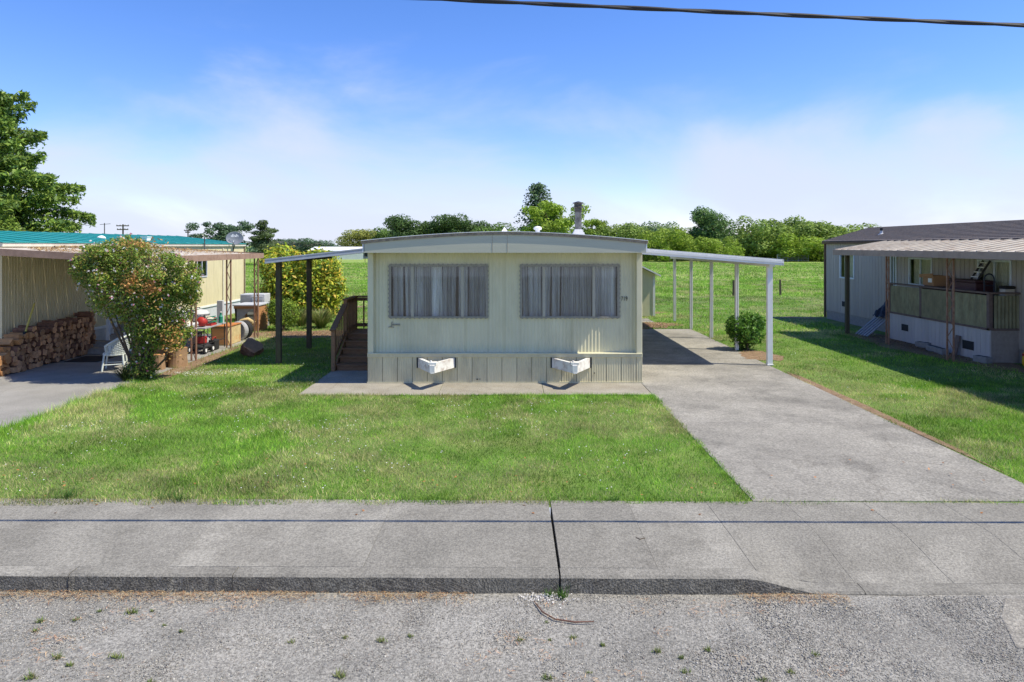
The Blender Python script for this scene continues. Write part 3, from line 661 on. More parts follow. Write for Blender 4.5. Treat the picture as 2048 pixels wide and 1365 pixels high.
mb = MB(); mb.bar((-4.27, 17.42, 1.62), (-4.27, 18.70, 1.62), 0.14, 0.035); mb.build('handrail', M['wood_stair'], st)
mb = MB(); mb.bar((-4.198, 18.62, 1.62), (sx1, 18.62, 1.62), 0.14, 0.035); mb.build('handrail', M['wood_stair'], st)
mb = MB(); mb.bar((-4.27, 16.36, 0.30), (-4.27, 17.46, 0.78), 0.04, 0.09); mb.build('bottom_rail', M['wood_stair'], st)
mb = MB(); mb.box(-4.29, -4.25, 17.55, 18.57, 0.80, 0.89); mb.build('bottom_rail', M['wood_stair'], st)
mb = MB(); mb.box(-4.22, sx1, 18.60, 18.64, 0.80, 0.89); mb.build('bottom_rail', M['wood_stair'], st)
mb = MB(); mb.box(-4.29, -4.25, 17.55, 18.57, 1.50, 1.59); mb.build('top_rail', M['wood_stair'], st)
mb = MB(); mb.box(-4.22, sx1, 18.60, 18.64, 1.50, 1.59); mb.build('top_rail', M['wood_stair'], st)
for k in range(5):
    y = 16.36 + 0.19 * (k + 1); mb = MB(); zb = 0.3 + (y - 16.36) * 0.436; mb.box(-4.285, -4.252, y - 0.018, y + 0.018, zb + 0.02, 0.98 + (y - 16.24) * 0.426 - 0.02); mb.build('baluster', M['wood_stair'], st)
for k in range(6):
    y = 17.5 + 0.16 * (k + 1); mb = MB(); mb.box(-4.249, -4.215, y - 0.018, y + 0.018, 0.70, 1.56); mb.build('baluster', M['wood_stair'], st)
for k in range(4):
    x = -4.27 + 0.235 * (k + 1); mb = MB(); mb.box(x - 0.018, x + 0.018, 18.565, 18.599, 0.76, 1.56); mb.build('baluster', M['wood_stair'], st)

# ------------------------------------------------------------------ garden shed behind
sh = thing('garden_shed', (4.9, 29.0, 0), 'small cream gabled shed behind the home at the drive end', 'shed')
mb = MB(); mb.prism_y([(3.75, 0), (6.08, 0), (6.08, 1.78), (4.9, 2.36), (3.75, 1.78)], 29.0, 31.5); mb.build('wall', M['cream'], sh)
for x0, x1, z0, z1 in ((4.9, 6.28, 2.44, 1.76), (3.55, 4.9, 1.76, 2.44)):
    mb = MB(); mb.prism_y([(x0, z0 - 0.06), (x1, z1 - 0.06), (x1, z1), (x0, z0)], 28.75, 31.7); mb.build('roof_slope', M['white'], sh)
mb = MB(); mb.box(4.35, 5.35, 28.96, 28.995, 0.05, 1.75); d_ = mb.build('door', M['cream'], sh)
MB().lathe((5.25, 28.955, 0.95), [(0.03, 0), (0.03, 0.03)], 10, M=Matrix.Rotation(math.radians(90), 3, 'X')).build('door_handle', M['galv'], d_)
for xx in (5.98, 5.42):
    mb = MB(); mb.box(xx, xx + 0.1, 28.975, 28.998, 0.02, 1.7); mb.build('trim_board', M['white'], sh)

# ------------------------------------------------------------------ left neighbour: teal roofed home
LX, LY0, LY1 = -12.3, 16.45, 31.3
ln = thing('neighbour_home', (LX, LY0, 0), 'pale yellow mobile home with teal roof on the left', 'mobile home')
ribw = lambda p0, u, L, h, n, per=0.1, dep=0.008, pr='trap': MB().ribs(p0, u, L, (0, 0, h), n, per, dep, pr)
WN = (26.6, 27.5, 1.75, 2.45)                  # side window y0,y1,z0,z1
W0 = (20.0, 20.7, 1.75, 2.4)
for (y0, y1, z0, z1) in ((LY0, W0[0], 0.6, 2.98), (W0[1], WN[0], 0.6, 2.98), (WN[1], LY1, 0.6, 2.98), (W0[0], W0[1], 0.6, W0[2]), (W0[0], W0[1], W0[3], 2.98), (WN[0], WN[1], 0.6, WN[2]), (WN[0], WN[1], WN[3], 2.98)):
    ribw((LX, y0, z0), (0, 1, 0), y1 - y0, z1 - z0, (1, 0, 0)).build('side_wall', M['yellow_wall'], ln)
ribw((LX - 6.1, LY0, 0.6), (1, 0, 0), 6.1, 2.5, (0, -1, 0)).build('end_wall', M['yellow_wall'], ln)
MB().box(LX - 6.1, LX - 0.01, LY1 - 0.05, LY1, 0, 3.0).build('rear_wall', M['yellow_wall'], ln)
MB().box(LX - 0.06, LX + 0.018, LY0 - 0.018, LY0 + 0.05, 0.58, 2.98).build('corner_trim', M['yellow_wall'], ln)
MB().box(LX - 6.1, LX + 0.02, LY0 - 0.02, LY1, 0.52, 0.6).build('base_trim', M['white'], ln)
MB().box(LX - 6.05, LX - 0.02, LY0 + 0.01, LY1 - 0.06, 0, 0.52).build('skirting', M['lightgrey'], ln)
MB().box(LX - 6.0, LX - 0.4, LY0 + 0.1, LY1 - 0.1, 0.6, 2.9).build('room_lining', M['dark'], ln)
for (y0, y1, z0, z1) in (WN, W0):
    mb = MB(); mb.box(LX - 0.01, LX + 0.03, y0, y1, z1 - 0.04, z1); mb.box(LX - 0.01, LX + 0.03, y0, y1, z0, z0 + 0.05); mb.box(LX - 0.01, LX + 0.03, y0, y0 + 0.04, z0 + 0.05, z1 - 0.04); mb.box(LX - 0.01, LX + 0.03, y1 - 0.04, y1, z0 + 0.05, z1 - 0.04); mb.box(LX - 0.008, LX + 0.026, (y0 + y1) / 2 - 0.02, (y0 + y1) / 2 + 0.02, z0 + 0.05, z1 - 0.04)
    w_ = mb.build('window', M['lightgrey'], ln)
    MB().box(LX - 0.004, LX + 0.002, y0 + 0.04, y1 - 0.04, z0 + 0.05, z1 - 0.04).build('pane', M['glass'], w_)
MB().box(LX - 6.15, LX + 0.08, LY0 - 0.08, LY1 + 0.05, 2.98, 3.07).build('eave_band', M['offwhite'], ln)
rx = -15.35
mb = MB(); mb.prism_y([(LX + 0.1, 3.072), (LX + 0.1, 3.095), (rx, 3.45), (LX - 6.3, 3.095), (LX - 6.3, 3.072)], LY0 - 0.1, LY1 + 0.06)
lr = mb.build('roof', M['teal'], ln)
for k in range(19):
    y = LY0 + 0.3 + k * 0.8; mb = MB(); mb.prism_y([(LX + 0.1, 3.096), (LX + 0.1, 3.112), (rx, 3.466), (rx, 3.451)], y, y + 0.03); mb.build('roof_seam', M['teal'], lr)
mb = MB(); mb.box(-13.2, -13.0, 24.3, 24.6, 3.15, 3.30); mb.box(-13.22, -12.98, 24.28, 24.62, 3.30, 3.33); mb.build('roof_vent', M['white'], lr)
mb = MB(); mb.lathe((-13.6, 22.6, 3.2), [(0.14, 0), (0.13, 0.08), (0.06, 0.13), (0.01, 0.14)], 12); mb.build('roof_vent', M['white'], lr)
MB().tube([(LX + 0.14, 27.0, 2.8), (LX + 0.14, 27.0, 3.35), (LX + 0.05, 27.0, 3.42), (LX, 27.0, 3.38)], 0.025, 8).build('service_mast', M['galv'], ln)
MB().tube([(LX + 0.03, 29.0, 0.7), (LX + 0.03, 29.0, 2.9)], 0.03, 8).build('conduit', M['offwhite'], ln)
MB().box(LX - 0.01, LX + 0.06, LY1 - 0.02, LY1 + 0.05, 0.05, 2.98).build('downspout', M['roof_trim'], ln)
lamp = MB(); lamp.lathe((LX + 0.14, 19.1, 2.42), [(0.03, 0.2), (0.09, 0.16), (0.1, 0.0), (0.07, -0.06)], 12); lamp.box(LX, LX + 0.1, 19.05, 19.15, 2.5, 2.6); lamp.build('wall_lamp', M['black'], ln)
# carport along it
lc = thing('neighbour_carport', (-8.3, 17.8, 0), 'brown edged carport roof littered with straw beside the yellow home', 'carport')
def lz(x): return 2.965 - (x - LX) * 0.056
cy0, cy1 = 15.35, 22.45
for k in range(17):
    a = cy0 + 0.04 + k * 0.415
    MB().prism_y([(LX + 0.02, lz(LX) - 0.05), (-8.26, lz(-8.26) - 0.05), (-8.26, lz(-8.26) - 0.01), (LX + 0.02, lz(LX) - 0.01)], a, a + 0.408).build('roof_pan', M['pan_roof'], lc)
MB().prism_y([(-13.2, lz(LX) - 0.14), (LX, lz(LX) - 0.14), (-8.2, lz(-8.2) - 0.14), (-8.2, lz(-8.2) + 0.015), (LX, lz(LX) + 0.015), (-13.2, lz(LX) + 0.015)], cy0 - 0.03, cy0 + 0.03).build('front_beam', M['brown_beam'], lc)
MB().box(-8.24, -8.18, cy0 + 0.031, cy1, lz(-8.2) - 0.14, lz(-8.2) + 0.02).build('side_beam', M['brown_beam'], lc)
MB().prism_y([(LX + 0.02, lz(LX) - 0.14), (-8.18, lz(-8.2) - 0.14), (-8.18, lz(-8.2) + 0.02), (LX + 0.02, lz(LX) + 0.02)], cy1 + 0.002, cy1 + 0.05).build('rear_beam', M['brown_beam'], lc)
def lattice_post(x, y, z1, par, mt, w=0.085, ax='x'):
    mb = MB(); h = z1
    d = Vector((w, 0, 0)) if ax == 'x' else Vector((0, w, 0))
    for s in (-1, 1):
        c = Vector((x, y, 0)) + d * s; mb.box(c.x - 0.018, c.x + 0.018, c.y - 0.018, c.y + 0.018, 0.0, h)
    n = int(h / 0.3); s = 1
    for k in range(n):
        mb.bar(Vector((x, y, h * k / n)) + d * s, Vector((x, y, h * (k + 1) / n)) - d * s, 0.014, 0.014); s = -s
    return mb.build('post', mt, par)
for y in (15.6, 17.8, 20.0, 22.15): lattice_post(-8.3, y, lz(-8.3) - 0.13, lc, M['rust_post'], 0.06)
# straw and fallen needles on that roof
def straw(name, pts, length, cols, seed, par=None, lift=0.01, w=0.006):
    r = np.random.default_rng(seed); n = len(pts); a = r.uniform(0, 6.283, n); l = r.uniform(0.5, 1.2, n) * length
    d = np.stack([np.cos(a), np.sin(a), r.normal(0, 0.2, n)], 1) * l[:, None] / 2; s = np.stack([-np.sin(a), np.cos(a), np.zeros(n)], 1) * w
    p = pts + np.array([0, 0, lift]) * r.uniform(0.3, 2.2, (n, 1))
    v = np.stack([p - d, p + s, p + d, p - s], 1).reshape(-1, 3)
    me = np_mesh(name, v, np.arange(4 * n).reshape(n, 4), M['straw'], np.repeat(palette(r, n, cols, 0.25), 4, axis=0))
    o = link_mesh(name, me); o['kind'] = 'stuff'; return o
r_ = np.random.default_rng(3); n = 5200
x = LX + 0.05 + (r_.beta(0.8, 1.3, n)) * 4.0; y = cy0 + 0.1 + r_.random(n) * 6.9
keep = fbm(x, y, 0.9, 4) > 0.44; x, y = x[keep], y[keep]
o = straw('straw_litter', np.stack([x, y, lz(x)], 1), 0.2, [(0.42, 0.28, 0.11), (0.5, 0.36, 0.17), (0.28, 0.15, 0.07)], 4, w=0.012, lift=0.02); tag(o, 'dry straw litter lying on the brown edged carport roof', 'straw')

# firewood stack
LOGS = []
def log_mesh(seed, fresh=False):
    rr = random.Random(seed); n = rr.choice([3, 4, 5, 7, 8]) if not fresh else rr.choice([3, 4, 4, 5])
    mb = MB(); Ln = rr.uniform(0.38, 0.46); a0 = rr.uniform(0, 6.28)
    rad = [rr.uniform(0.062, 0.088) * (1.12 if n <= 4 else 1) for _ in range(n)]
    ends = []
    for e in (-1, 1):
        ends.append([(e * Ln / 2 + rr.uniform(-0.012, 0.012), rad[k] * math.cos(a0 + 6.283 * k / n) * rr.uniform(0.94, 1.06), rad[k] * math.sin(a0 + 6.283 * k / n) * rr.uniform(0.94, 1.06)) for k in range(n)])
    mb.v = ends[0] + ends[1]
    mb.f = [tuple(range(n))[::-1], tuple(range(n, 2 * n))] + [(k, (k + 1) % n, (k + 1) % n + n, k + n) for k in range(n)]
    mb.m = [0, 0] + [1] * n
    return mb.mesh('log', [M['log_fresh_lit'] if fresh else M['log_end'], M['log_fresh_lit'] if fresh else (M['log_bark'] if rr.random() < 0.75 else M['log_end'])])
lm = [log_mesh(100 + k) for k in range(14)]; lf = [log_mesh(200 + k, True) for k in range(6)]
def put_log(me, loc, rot, label, group, sc=1.0):
    o = bpy.data.objects.new('firewood_log', me); COL.objects.link(o); o.location = loc; o.rotation_euler = rot; o.scale = (1, sc, sc)
    return tag(o, label, 'log', group)
rr = random.Random(77)
def pile_h(y):
    return min(0.30 + max(0, y - 15.35) * 0.62, 0.91 + 0.07 * (y - 16.5)) + 0.04 * math.sin(y * 5)
row = 0; z = 0.075
while z < 1.3:
    y = 15.4 + (0.07 if row % 2 else 0)
    while y < 19.2:
        sc = rr.uniform(0.85, 1.14)
        if z < pile_h(y):
            top_ = z + 0.13 > pile_h(y)
            if y < 15.95 or (y < 16.6 and top_):  # lighter split wood outside the roof's shadow: sunlight put into the colour
                put_log(rr.choice(lf), (LX + 0.34 + rr.uniform(-0.04, 0.1), y, z + rr.uniform(-0.01, 0.01)), (rr.uniform(0, 6.28), rr.uniform(-0.05, 0.05), rr.uniform(-0.2, 0.05)), 'freshly split orange log with sunlight in its colour at the near end of the firewood stack', 'fresh split sunlit logs', sc * 1.06)
            elif top_ and rr.random() < 0.35:
                put_log(rr.choice(lm), (LX + 0.36, y, z + 0.02), (rr.uniform(0, 6), rr.uniform(-0.1, 0.1), rr.uniform(0.4, 1.1)), 'bark covered log lying askew on top of the firewood stack', 'logs lying on top of the stack', sc)
            else:
                put_log(rr.choice(lm), (LX + 0.36 + rr.uniform(-0.05, 0.07), y, z + rr.uniform(-0.015, 0.015)), (rr.uniform(0, 6.28), rr.uniform(-0.06, 0.06), rr.uniform(-0.1, 0.1)), 'dark split log in the long firewood stack against the yellow wall', 'stacked firewood logs', sc)
        y += 0.150
    z += 0.126; row += 1
ax = thing('splitting_maul', (LX + 0.45, 16.5, 0.75), 'maul with yellow handle stuck in the firewood stack', 'maul')
MB().tube([(LX + 0.50, 16.55, 0.90), (LX + 0.30, 17.15, 1.55)], [0.022, 0.02], 8).build('handle', M['handle'], ax)
MB().bar((LX + 0.56, 16.42, 0.90), (LX + 0.44, 16.66, 0.88), 0.05, 0.07).build('head', M['black'], ax)
mt_ = MB(); mt_.box(-11.55, -10.7, 17.6, 18.5, 0.003, 0.014); tag(mt_.build('door_mat', M['black']), 'dark rectangular mat on the concrete beside the firewood', 'mat')

# grey steps with white rails
ls = thing('neighbour_steps', (-11.0, 18.9, 0), 'grey steps with white railings behind the wicker chair', 'stairs')
for i in range(5):
    z = 0.155 * (i + 1); y = 18.85 + 0.29 * i; xa, xb = (-11.9, -10.2) if i < 2 else (-11.55, -10.35)
    MB().box(xa, xb, y, y + 0.30, z - 0.03, z).build('tread', M['step_grey'], ls, bevel=0.005)
    MB().box(xa + 0.03, xb - 0.03, y + 0.02, y + 0.05, z - 0.153, z - 0.031).build('riser', M['step_grey'], ls)
MB().box(-11.6, -10.35, 20.3, 21.2, 0.74, 0.775).build('landing', M['step_grey'], ls)
for x in (-11.5, -10.42):
    for y, z0, z1 in ((19.45, 0.31, 1.15), (20.35, 0.6, 1.55)):
        MB().box(x - 0.04, x + 0.04, y - 0.04, y + 0.04, z0, z1).build('post', M['rail_white'], ls)
    MB().bar((x, 19.36, 1.15), (x, 20.5, 1.62), 0.09, 0.04).build('handrail', M['rail_white'], ls)
    MB().bar((x, 19.48, 0.66), (x, 20.35, 1.06), 0.04, 0.09).build('mid_rail', M['rail_white'], ls)
    for q in range(3):
        y = 19.65 + q * 0.2; MB().box(x - 0.015, x + 0.015, y - 0.015, y + 0.015, 0.72 + (y - 19.48) * 0.45, 1.17 + (y - 19.4) * 0.41).build('baluster', M['rail_white'], ls)
bb = thing('breeze_block_screen', (-9.95, 18.6, 0), 'white pierced screen block beside the grey steps', 'screen')
for i in range(4):
    for j in range(5):
        cx = -10.12 + i * 0.13; z0 = 0.04 + j * 0.125
        mb = MB(); mb.tube([(cx + 0.055 * math.cos(t), 18.62, z0 + 0.06 + 0.055 * math.sin(t)) for t in [k * math.pi / 4 for k in range(9)]], 0.012, 5); mb.build('ring', M['white'], bb)
MB().box(-10.2, -9.62, 18.57, 18.67, 0.0, 0.03).build('base', M['white'], bb); MB().box(-10.2, -9.62, 18.57, 18.67, 0.672, 0.70).build('cap', M['white'], bb)

# wicker chair
wc = thing('wicker_chair', (-9.62, 16.55, 0), 'white wicker barrel chair standing on the concrete patio', 'chair')
wM = Matrix.Translation((-9.62, 16.55, 0)) @ Matrix.Rotation(math.radians(200), 4, 'Z')       # chair faces local +X
def wb(mb, name): return mb.xform(wM).build(name, M['white_wicker'], wc)
mb = MB(); mb.lathe((0, 0, 0.36), [(0.24, 0), (0.27, 0.02), (0.27, 0.05), (0.24, 0.065)], 18); wb(mb, 'seat')
for sx, sy in ((0.2, 0.19), (0.2, -0.19), (-0.19, 0.17), (-0.19, -0.17)):
    mb = MB(); mb.tube([(sx * 1.2, sy * 1.2, 0), (sx, sy, 0.38)], [0.02, 0.024], 8); wb(mb, 'leg')
mb = MB(); mb.tube([(0.22, 0.21, 0.15), (-0.2, 0.18, 0.15), (-0.2, -0.18, 0.15), (0.22, -0.21, 0.15)], 0.012, 6); wb(mb, 'stretcher')
def rim(t):                                       # t in -1..1 around the back
    a = math.pi + t * 2.15; hgt = 0.60 + 0.27 * (1 - abs(t) ** 1.6); rd = 0.31 + 0.09 * (1 - abs(t)); return Vector((rd * math.cos(a), rd * math.sin(a), hgt))
def low(t):
    a = math.pi + t * 2.15; return Vector((0.26 * math.cos(a), 0.26 * math.sin(a), 0.38))
mb = MB(); mb.tube([rim(-1 + k / 12) for k in range(25)], 0.024, 8); mb.tube([rim(1), low(1) * 1.0], 0.02, 8); mb.tube([rim(-1), low(-1)], 0.02, 8); wb(mb, 'rim')
mb = MB()
for k in range(31):
    t = -1 + k / 15; mb.tube([low(t), (low(t) + rim(t)) / 2, rim(t)], 0.007, 5)
for q in range(1, 9):
    mb.tube([low(-1 + k / 10).lerp(rim(-1 + k / 10), q / 9) for k in range(21)], 0.007, 5)
wb(mb, 'woven_back')

# log stumps with an aloe
def stump(x, y, r, h, label, grp=None):
    t = thing('log_stump', (x, y, 0), label, 'stump', grp); rr = random.Random(int(x * 100 + h * 999)); mb = MB(); n = 20; v = []
    for z, s in ((-0.01, 1.08), (h * 0.5, 0.98), (h, 1.0)):
        for k in range(n): q = r * s * (1 + 0.07 * math.sin(0.9 * k + x * 9) + rr.uniform(-0.05, 0.05)); v.append((x + q * math.cos(6.283 * k / n), y + q * math.sin(6.283 * k / n), z + rr.uniform(-0.012, 0.012) * (z > 0)))
    mb.add(v, [(i * n + k, i * n + (k + 1) % n, (i + 1) * n + (k + 1) % n, (i + 1) * n + k) for i in range(2) for k in range(n)]); mb.build('bark', M['stump'], t)
    mb = MB(); mb.add(v[2 * n:], [tuple(range(n))]); mb.build('cut_face', M['log_fresh_lit'], t)
stump(-8.62, 16.6, 0.17, 0.36, 'shorter tan log stump below the flowering vine')
stump(-8.33, 17.0, 0.21, 0.46, 'taller tan log stump beside the carport post')
stump(-8.75, 17.1, 0.22, 0.62, 'tallest log stump carrying a potted aloe')
def blades_plant(name, c, n, ln_, w, cols, label, cat, seed, up=0.6, grp=None, par_name='leaves', curl=0.5):
    t = thing(name, c, label, cat, grp); r = np.random.default_rng(seed); V = []; F = []; Cc = []
    c = np.array(c)
    for k in range(n):
        a = r.uniform(0, 6.283); el = r.uniform(up, 1.45); L_ = ln_ * r.uniform(0.6, 1.1); d = np.array([math.cos(a) * math.cos(el), math.sin(a) * math.cos(el), math.sin(el)]); s = np.array([-math.sin(a), math.cos(a), 0]) * w * r.uniform(0.7, 1.2)
        p0 = np.array([math.cos(a), math.sin(a), 0]) * r.uniform(0, 0.35) * ln_ * 0.4; p1 = p0 + d * L_ * 0.55; p2 = p1 + (d + np.array([0.35 * math.cos(a), 0.35 * math.sin(a), -curl])) * L_ * 0.45
        i = len(V); V += [p0 - s * 0.6, p0 + s * 0.6, p1 + s * 0.8, p1 - s * 0.8, p2]; F += [(i, i + 1, i + 2, i + 3), (i + 3, i + 2, i + 4, i + 4)]
        Cc += [palette(r, 1, cols)[0]] * 5
    V = np.array(V); F3 = []
    for q in F:
        if q[2] == q[3]: F3.append((q[0], q[1], q[2]))
        else: F3 += [(q[0], q[1], q[2]), (q[0], q[2], q[3])]
    link_mesh(par_name, np_mesh(par_name, V, np.array(F3), M['leaf'], np.array(Cc)), t)
    return t
blades_plant('aloe_plant', (-8.5, 16.75, 0.48), 60, 0.34, 0.03, [(0.12, 0.2, 0.07), (0.1, 0.22, 0.09), (0.5, 0.2, 0.06)], 'green aloe with orange tips on the stump', 'aloe', 8, up=0.1)
blades_plant('aloe_plant', (-8.95, 16.8, 0.42), 26, 0.26, 0.025, [(0.45, 0.18, 0.06), (0.5, 0.24, 0.1), (0.15, 0.2, 0.07)], 'rusty orange aloe left of the stumps', 'aloe', 9, up=0.1)

# clutter under the carport
def simple(name, loc, label, cat): return thing(name, loc, label, cat)
t = simple('folding_table', (-8.95, 18.7, 0), 'black folding table loaded with tools under the carport', 'table')
MB().box(-9.45, -8.5, 18.05, 19.5, 0.69, 0.72).build('tabletop', M['grey'], t)
for x, y in ((-9.4, 18.1), (-8.55, 18.1), (-9.4, 19.45), (-8.55, 19.45)): MB().tube([(x, y, 0), (x, y, 0.69)], 0.016, 6).build('leg', M['black'], t)
MB().tube([(-8.55, 18.1, 0.25), (-8.55, 19.45, 0.25)], 0.012, 6).build('brace', M['black'], t); MB().tube([(-8.55, 18.12, 0.62), (-8.55, 18.75, 0.2)], 0.01, 6).build('brace', M['black'], t)
t = simple('leaf_blower', (-8.75, 18.3, 0.72), 'red and grey leaf blower lying on the folding table', 'blower')
MB().lathe((-8.72, 18.35, 0.86), [(0.02, -0.12), (0.12, -0.1), (0.13, 0.08), (0.06, 0.12)], 14, M=Matrix.Rotation(math.radians(75), 3, 'X')).build('housing', M['red'], t, smooth=True)
MB().tube([(-8.78, 18.3, 0.84), (-9.0, 17.85, 0.76), (-9.2, 17.5, 0.74)], [0.05, 0.045, 0.035], 10).build('nozzle', M['lightgrey'], t)
MB().tube([(-8.66, 18.3, 0.96), (-8.7, 18.45, 1.02), (-8.72, 18.55, 0.95)], 0.02, 6).build('grip', M['black'], t)
t = simple('kettle_grill', (-9.15, 19.0, 0.72), 'grey kettle grill with flat lid on the cluttered table', 'grill')
MB().lathe((-9.15, 19.05, 0.76), [(0.1, 0), (0.26, 0.1), (0.3, 0.22), (0.31, 0.24)], 20).build('bowl', M['grey'], t, smooth=True)
MB().lathe((-9.15, 19.05, 1.005), [(0.315, 0), (0.31, 0.03), (0.24, 0.11), (0.05, 0.15)], 20).build('lid', M['lightgrey'], t, smooth=True)
MB().tube([(-9.2, 19.05, 1.15), (-9.2, 19.05, 1.2), (-9.1, 19.05, 1.2), (-9.1, 19.05, 1.15)], 0.012, 6).build('handle', M['black'], t)
t = simple('gas_can', (-9.3, 18.25, 0.72), 'faded pinkish red fuel can on the table edge', 'fuel can')
mb = MB(); mb.box(-9.42, -9.2, 18.15, 18.38, 0.721, 1.0); mb.build('body', M['pink'], t, bevel=0.04); MB().tube([(-9.3, 18.2, 1.0), (-9.3, 18.2, 1.06), (-9.25, 18.05, 1.12)], 0.02, 7).build('spout', M['offwhite'], t)
t = simple('plastic_jug', (-8.75, 19.1, 0.72), 'stained off white plastic jug lying on the table', 'jug')
MB().lathe((-8.85, 18.98, 0.84), [(0.02, -0.2), (0.11, -0.18), (0.12, 0.08), (0.04, 0.15), (0.04, 0.2)], 14, M=Matrix.Rotation(math.radians(80), 3, 'Y')).build('body', M['offwhite'], t, smooth=True)
MB().lathe((-8.64, 18.98, 0.875), [(0.045, 0.0), (0.045, 0.04)], 10, M=Matrix.Rotation(math.radians(80), 3, 'Y')).build('cap', M['red'], t)
t = simple('green_bottle', (-8.62, 19.35, 0.72), 'small green bottle standing at the table end', 'bottle')
MB().lathe((-8.62, 19.35, 0.721), [(0.06, 0), (0.06, 0.18), (0.025, 0.24), (0.025, 0.3)], 12).build('body', M['green'], t); MB().lathe((-8.62, 19.35, 1.022), [(0.03, 0), (0.03, 0.03)], 10).build('cap', M['white'], t)
t = simple('tool_tray', (-8.7, 18.75, 0.72), 'flat red tool tray on the folding table', 'tool tray')
mb = MB(); mb.box(-8.82, -8.55, 18.55, 18.9, 0.721, 0.735); mb.box(-8.82, -8.55, 18.55, 18.565, 0.735, 0.78); mb.box(-8.82, -8.55, 18.885, 18.9, 0.735, 0.78); mb.box(-8.565, -8.55, 18.565, 18.885, 0.735, 0.78); mb.box(-8.82, -8.805, 18.565, 18.885, 0.735, 0.78); mb.build('tray', M['red'], t)
MB().tube([(-8.75, 18.6, 0.77), (-8.62, 18.85, 0.79)], 0.015, 6).build('spanner', M['galv'], t)
t = simple('lawn_mower', (-8.75, 18.15, 0), 'red and black lawn mower under the folding table', 'lawn mower')
mb = MB(); mb.lathe((-8.72, 18.3, 0.14), [(0.27, 0), (0.26, 0.08), (0.16, 0.12)], 14); mb.build('deck', M['black'], t, smooth=True)
MB().box(-8.85, -8.6, 18.2, 18.42, 0.262, 0.45).build('engine', M['red'], t, bevel=0.02)
for x, y in ((-8.98, 18.1), (-8.5, 18.05), (-8.98, 18.5), (-8.5, 18.5)):
    w_ = MB().lathe((x, y, 0.1), [(0.1, -0.025), (0.1, 0.025)], 14, M=Matrix.Rotation(math.radians(90), 3, 'Y')).build('wheel', M['black'], t); MB().lathe((x + 0.028, y, 0.1), [(0.05, 0), (0.05, 0.01)], 10, M=Matrix.Rotation(math.radians(90), 3, 'Y')).build('hub', M['white'], w_)
MB().tube([(-8.9, 18.45, 0.25), (-9.1, 18.9, 0.62), (-8.85, 19.0, 0.64), (-8.62, 18.5, 0.25)], 0.012, 6).build('push_handle', M['lightgrey'], t)
for nm in ('folding_table', 'leaf_blower', 'kettle_grill', 'gas_can', 'plastic_jug', 'green_bottle', 'tool_tray', 'lawn_mower'):
    bpy.data.objects[nm].location.y += 0.85
t = simple('plastic_bucket', (-9.0, 20.0, 0.72), 'grey bucket at the back of the cluttered table', 'bucket')
MB().lathe((-9.05, 20.1, 0.722), [(0.11, 0), (0.14, 0.28), (0.15, 0.28), (0.15, 0.3)], 16).build('pail', M['offwhite'], t); MB().tube([(-9.19, 20.1, 1.0), (-9.05, 20.02, 0.93), (-8.91, 20.1, 1.0)], 0.006, 5).build('bail', M['galv'], t)
t = simple('hose_coil', (-8.65, 19.75, 0.72), 'coiled green hose near the table end', 'hose')
MB().tube([(-8.7 + 0.13 * math.cos(a * 0.5), 19.8 + 0.13 * math.sin(a * 0.5), 0.745 + 0.006 * a) for a in range(0, 38)], 0.014, 6).build('hose', M['green'], t)
t = simple('storage_bin', (-9.3, 20.0, 0), 'blue grey bin on the floor behind the mower', 'bin')
mb = MB(); mb.prism_z([(-9.75, 19.6), (-9.2, 19.6), (-9.2, 20.3), (-9.75, 20.3)], 0.003, 0.42); mb.build('tub', M['grey'], t, bevel=0.02); MB().box(-9.78, -9.17, 19.57, 20.33, 0.422, 0.46).build('lid', M['blue'], t)
t = simple('work_helmet', (-9.35, 19.55, 0.72), 'off white helmet on the cluttered table', 'helmet')
MB().lathe((-9.3, 19.6, 0.722), [(0.17, 0), (0.15, 0.015), (0.13, 0.09), (0.07, 0.15), (0.01, 0.165)], 16).build('shell', M['offwhite'], t, smooth=True); MB().box(-9.2, -9.1, 19.5, 19.7, 0.722, 0.735).build('peak', M['white'], t)
t = simple('floor_fuel_can', (-8.6, 19.2, 0.0), 'dark fuel can on the floor by the table leg', 'fuel can')
MB().box(-8.72, -8.5, 19.55, 19.85, 0.003, 0.3).build('body', M['black'], t, bevel=0.035); MB().tube([(-8.6, 19.6, 0.3), (-8.6, 19.62, 0.36), (-8.58, 19.75, 0.36), (-8.58, 19.78, 0.3)], 0.014, 6).build('grip', M['red'], t)
t = simple('rusty_cabinet', (-8.9, 20.6, 0), 'rust stained metal cabinet lying on the patio edge', 'cabinet')
MB().box(-9.05, -8.52, 20.5, 21.45, 0.003, 0.56).build('body', M['rust'], t, bevel=0.015); MB().box(-9.07, -8.50, 20.48, 21.47, 0.562, 0.585).build('top', mat('rusty_orange_edge', (0.45, 0.17, 0.05), 0.85, 0.3, 8), t)
MB().box(-9.0, -8.6, 20.485, 20.498, 0.06, 0.5).build('door_panel', M['ply'], t)
for k, (y, l) in enumerate(((21.72, 'grey car tyre leaning against the rusty cabinet'), (21.95, 'brown car tyre behind the other leaning tyre'))):
    t = simple('car_tyre', (-8.7, y, 0), l, 'tyre'); Mr = Matrix.Rotation(math.radians(90), 3, 'X') @ Matrix.Rotation(math.radians(-14 if k == 0 else -10), 3, 'Y')
    MB().lathe((-8.68 + 0.05 * k, y, 0.305), [(0.19, -0.09), (0.27, -0.095), (0.3, -0.06), (0.3, 0.06), (0.27, 0.095), (0.19, 0.09)], 26, M=Mr).build('tread', M['grey'] if k == 0 else M['black'], t)
    MB().lathe((-8.68 + 0.05 * k, y, 0.305), [(0.02, -0.03), (0.1, -0.02), (0.185, -0.07), (0.188, 0.07), (0.1, 0.03), (0.02, 0.02)], 22, M=Mr).build('rim', M['lightgrey'] if k == 0 else M['rust'], t)
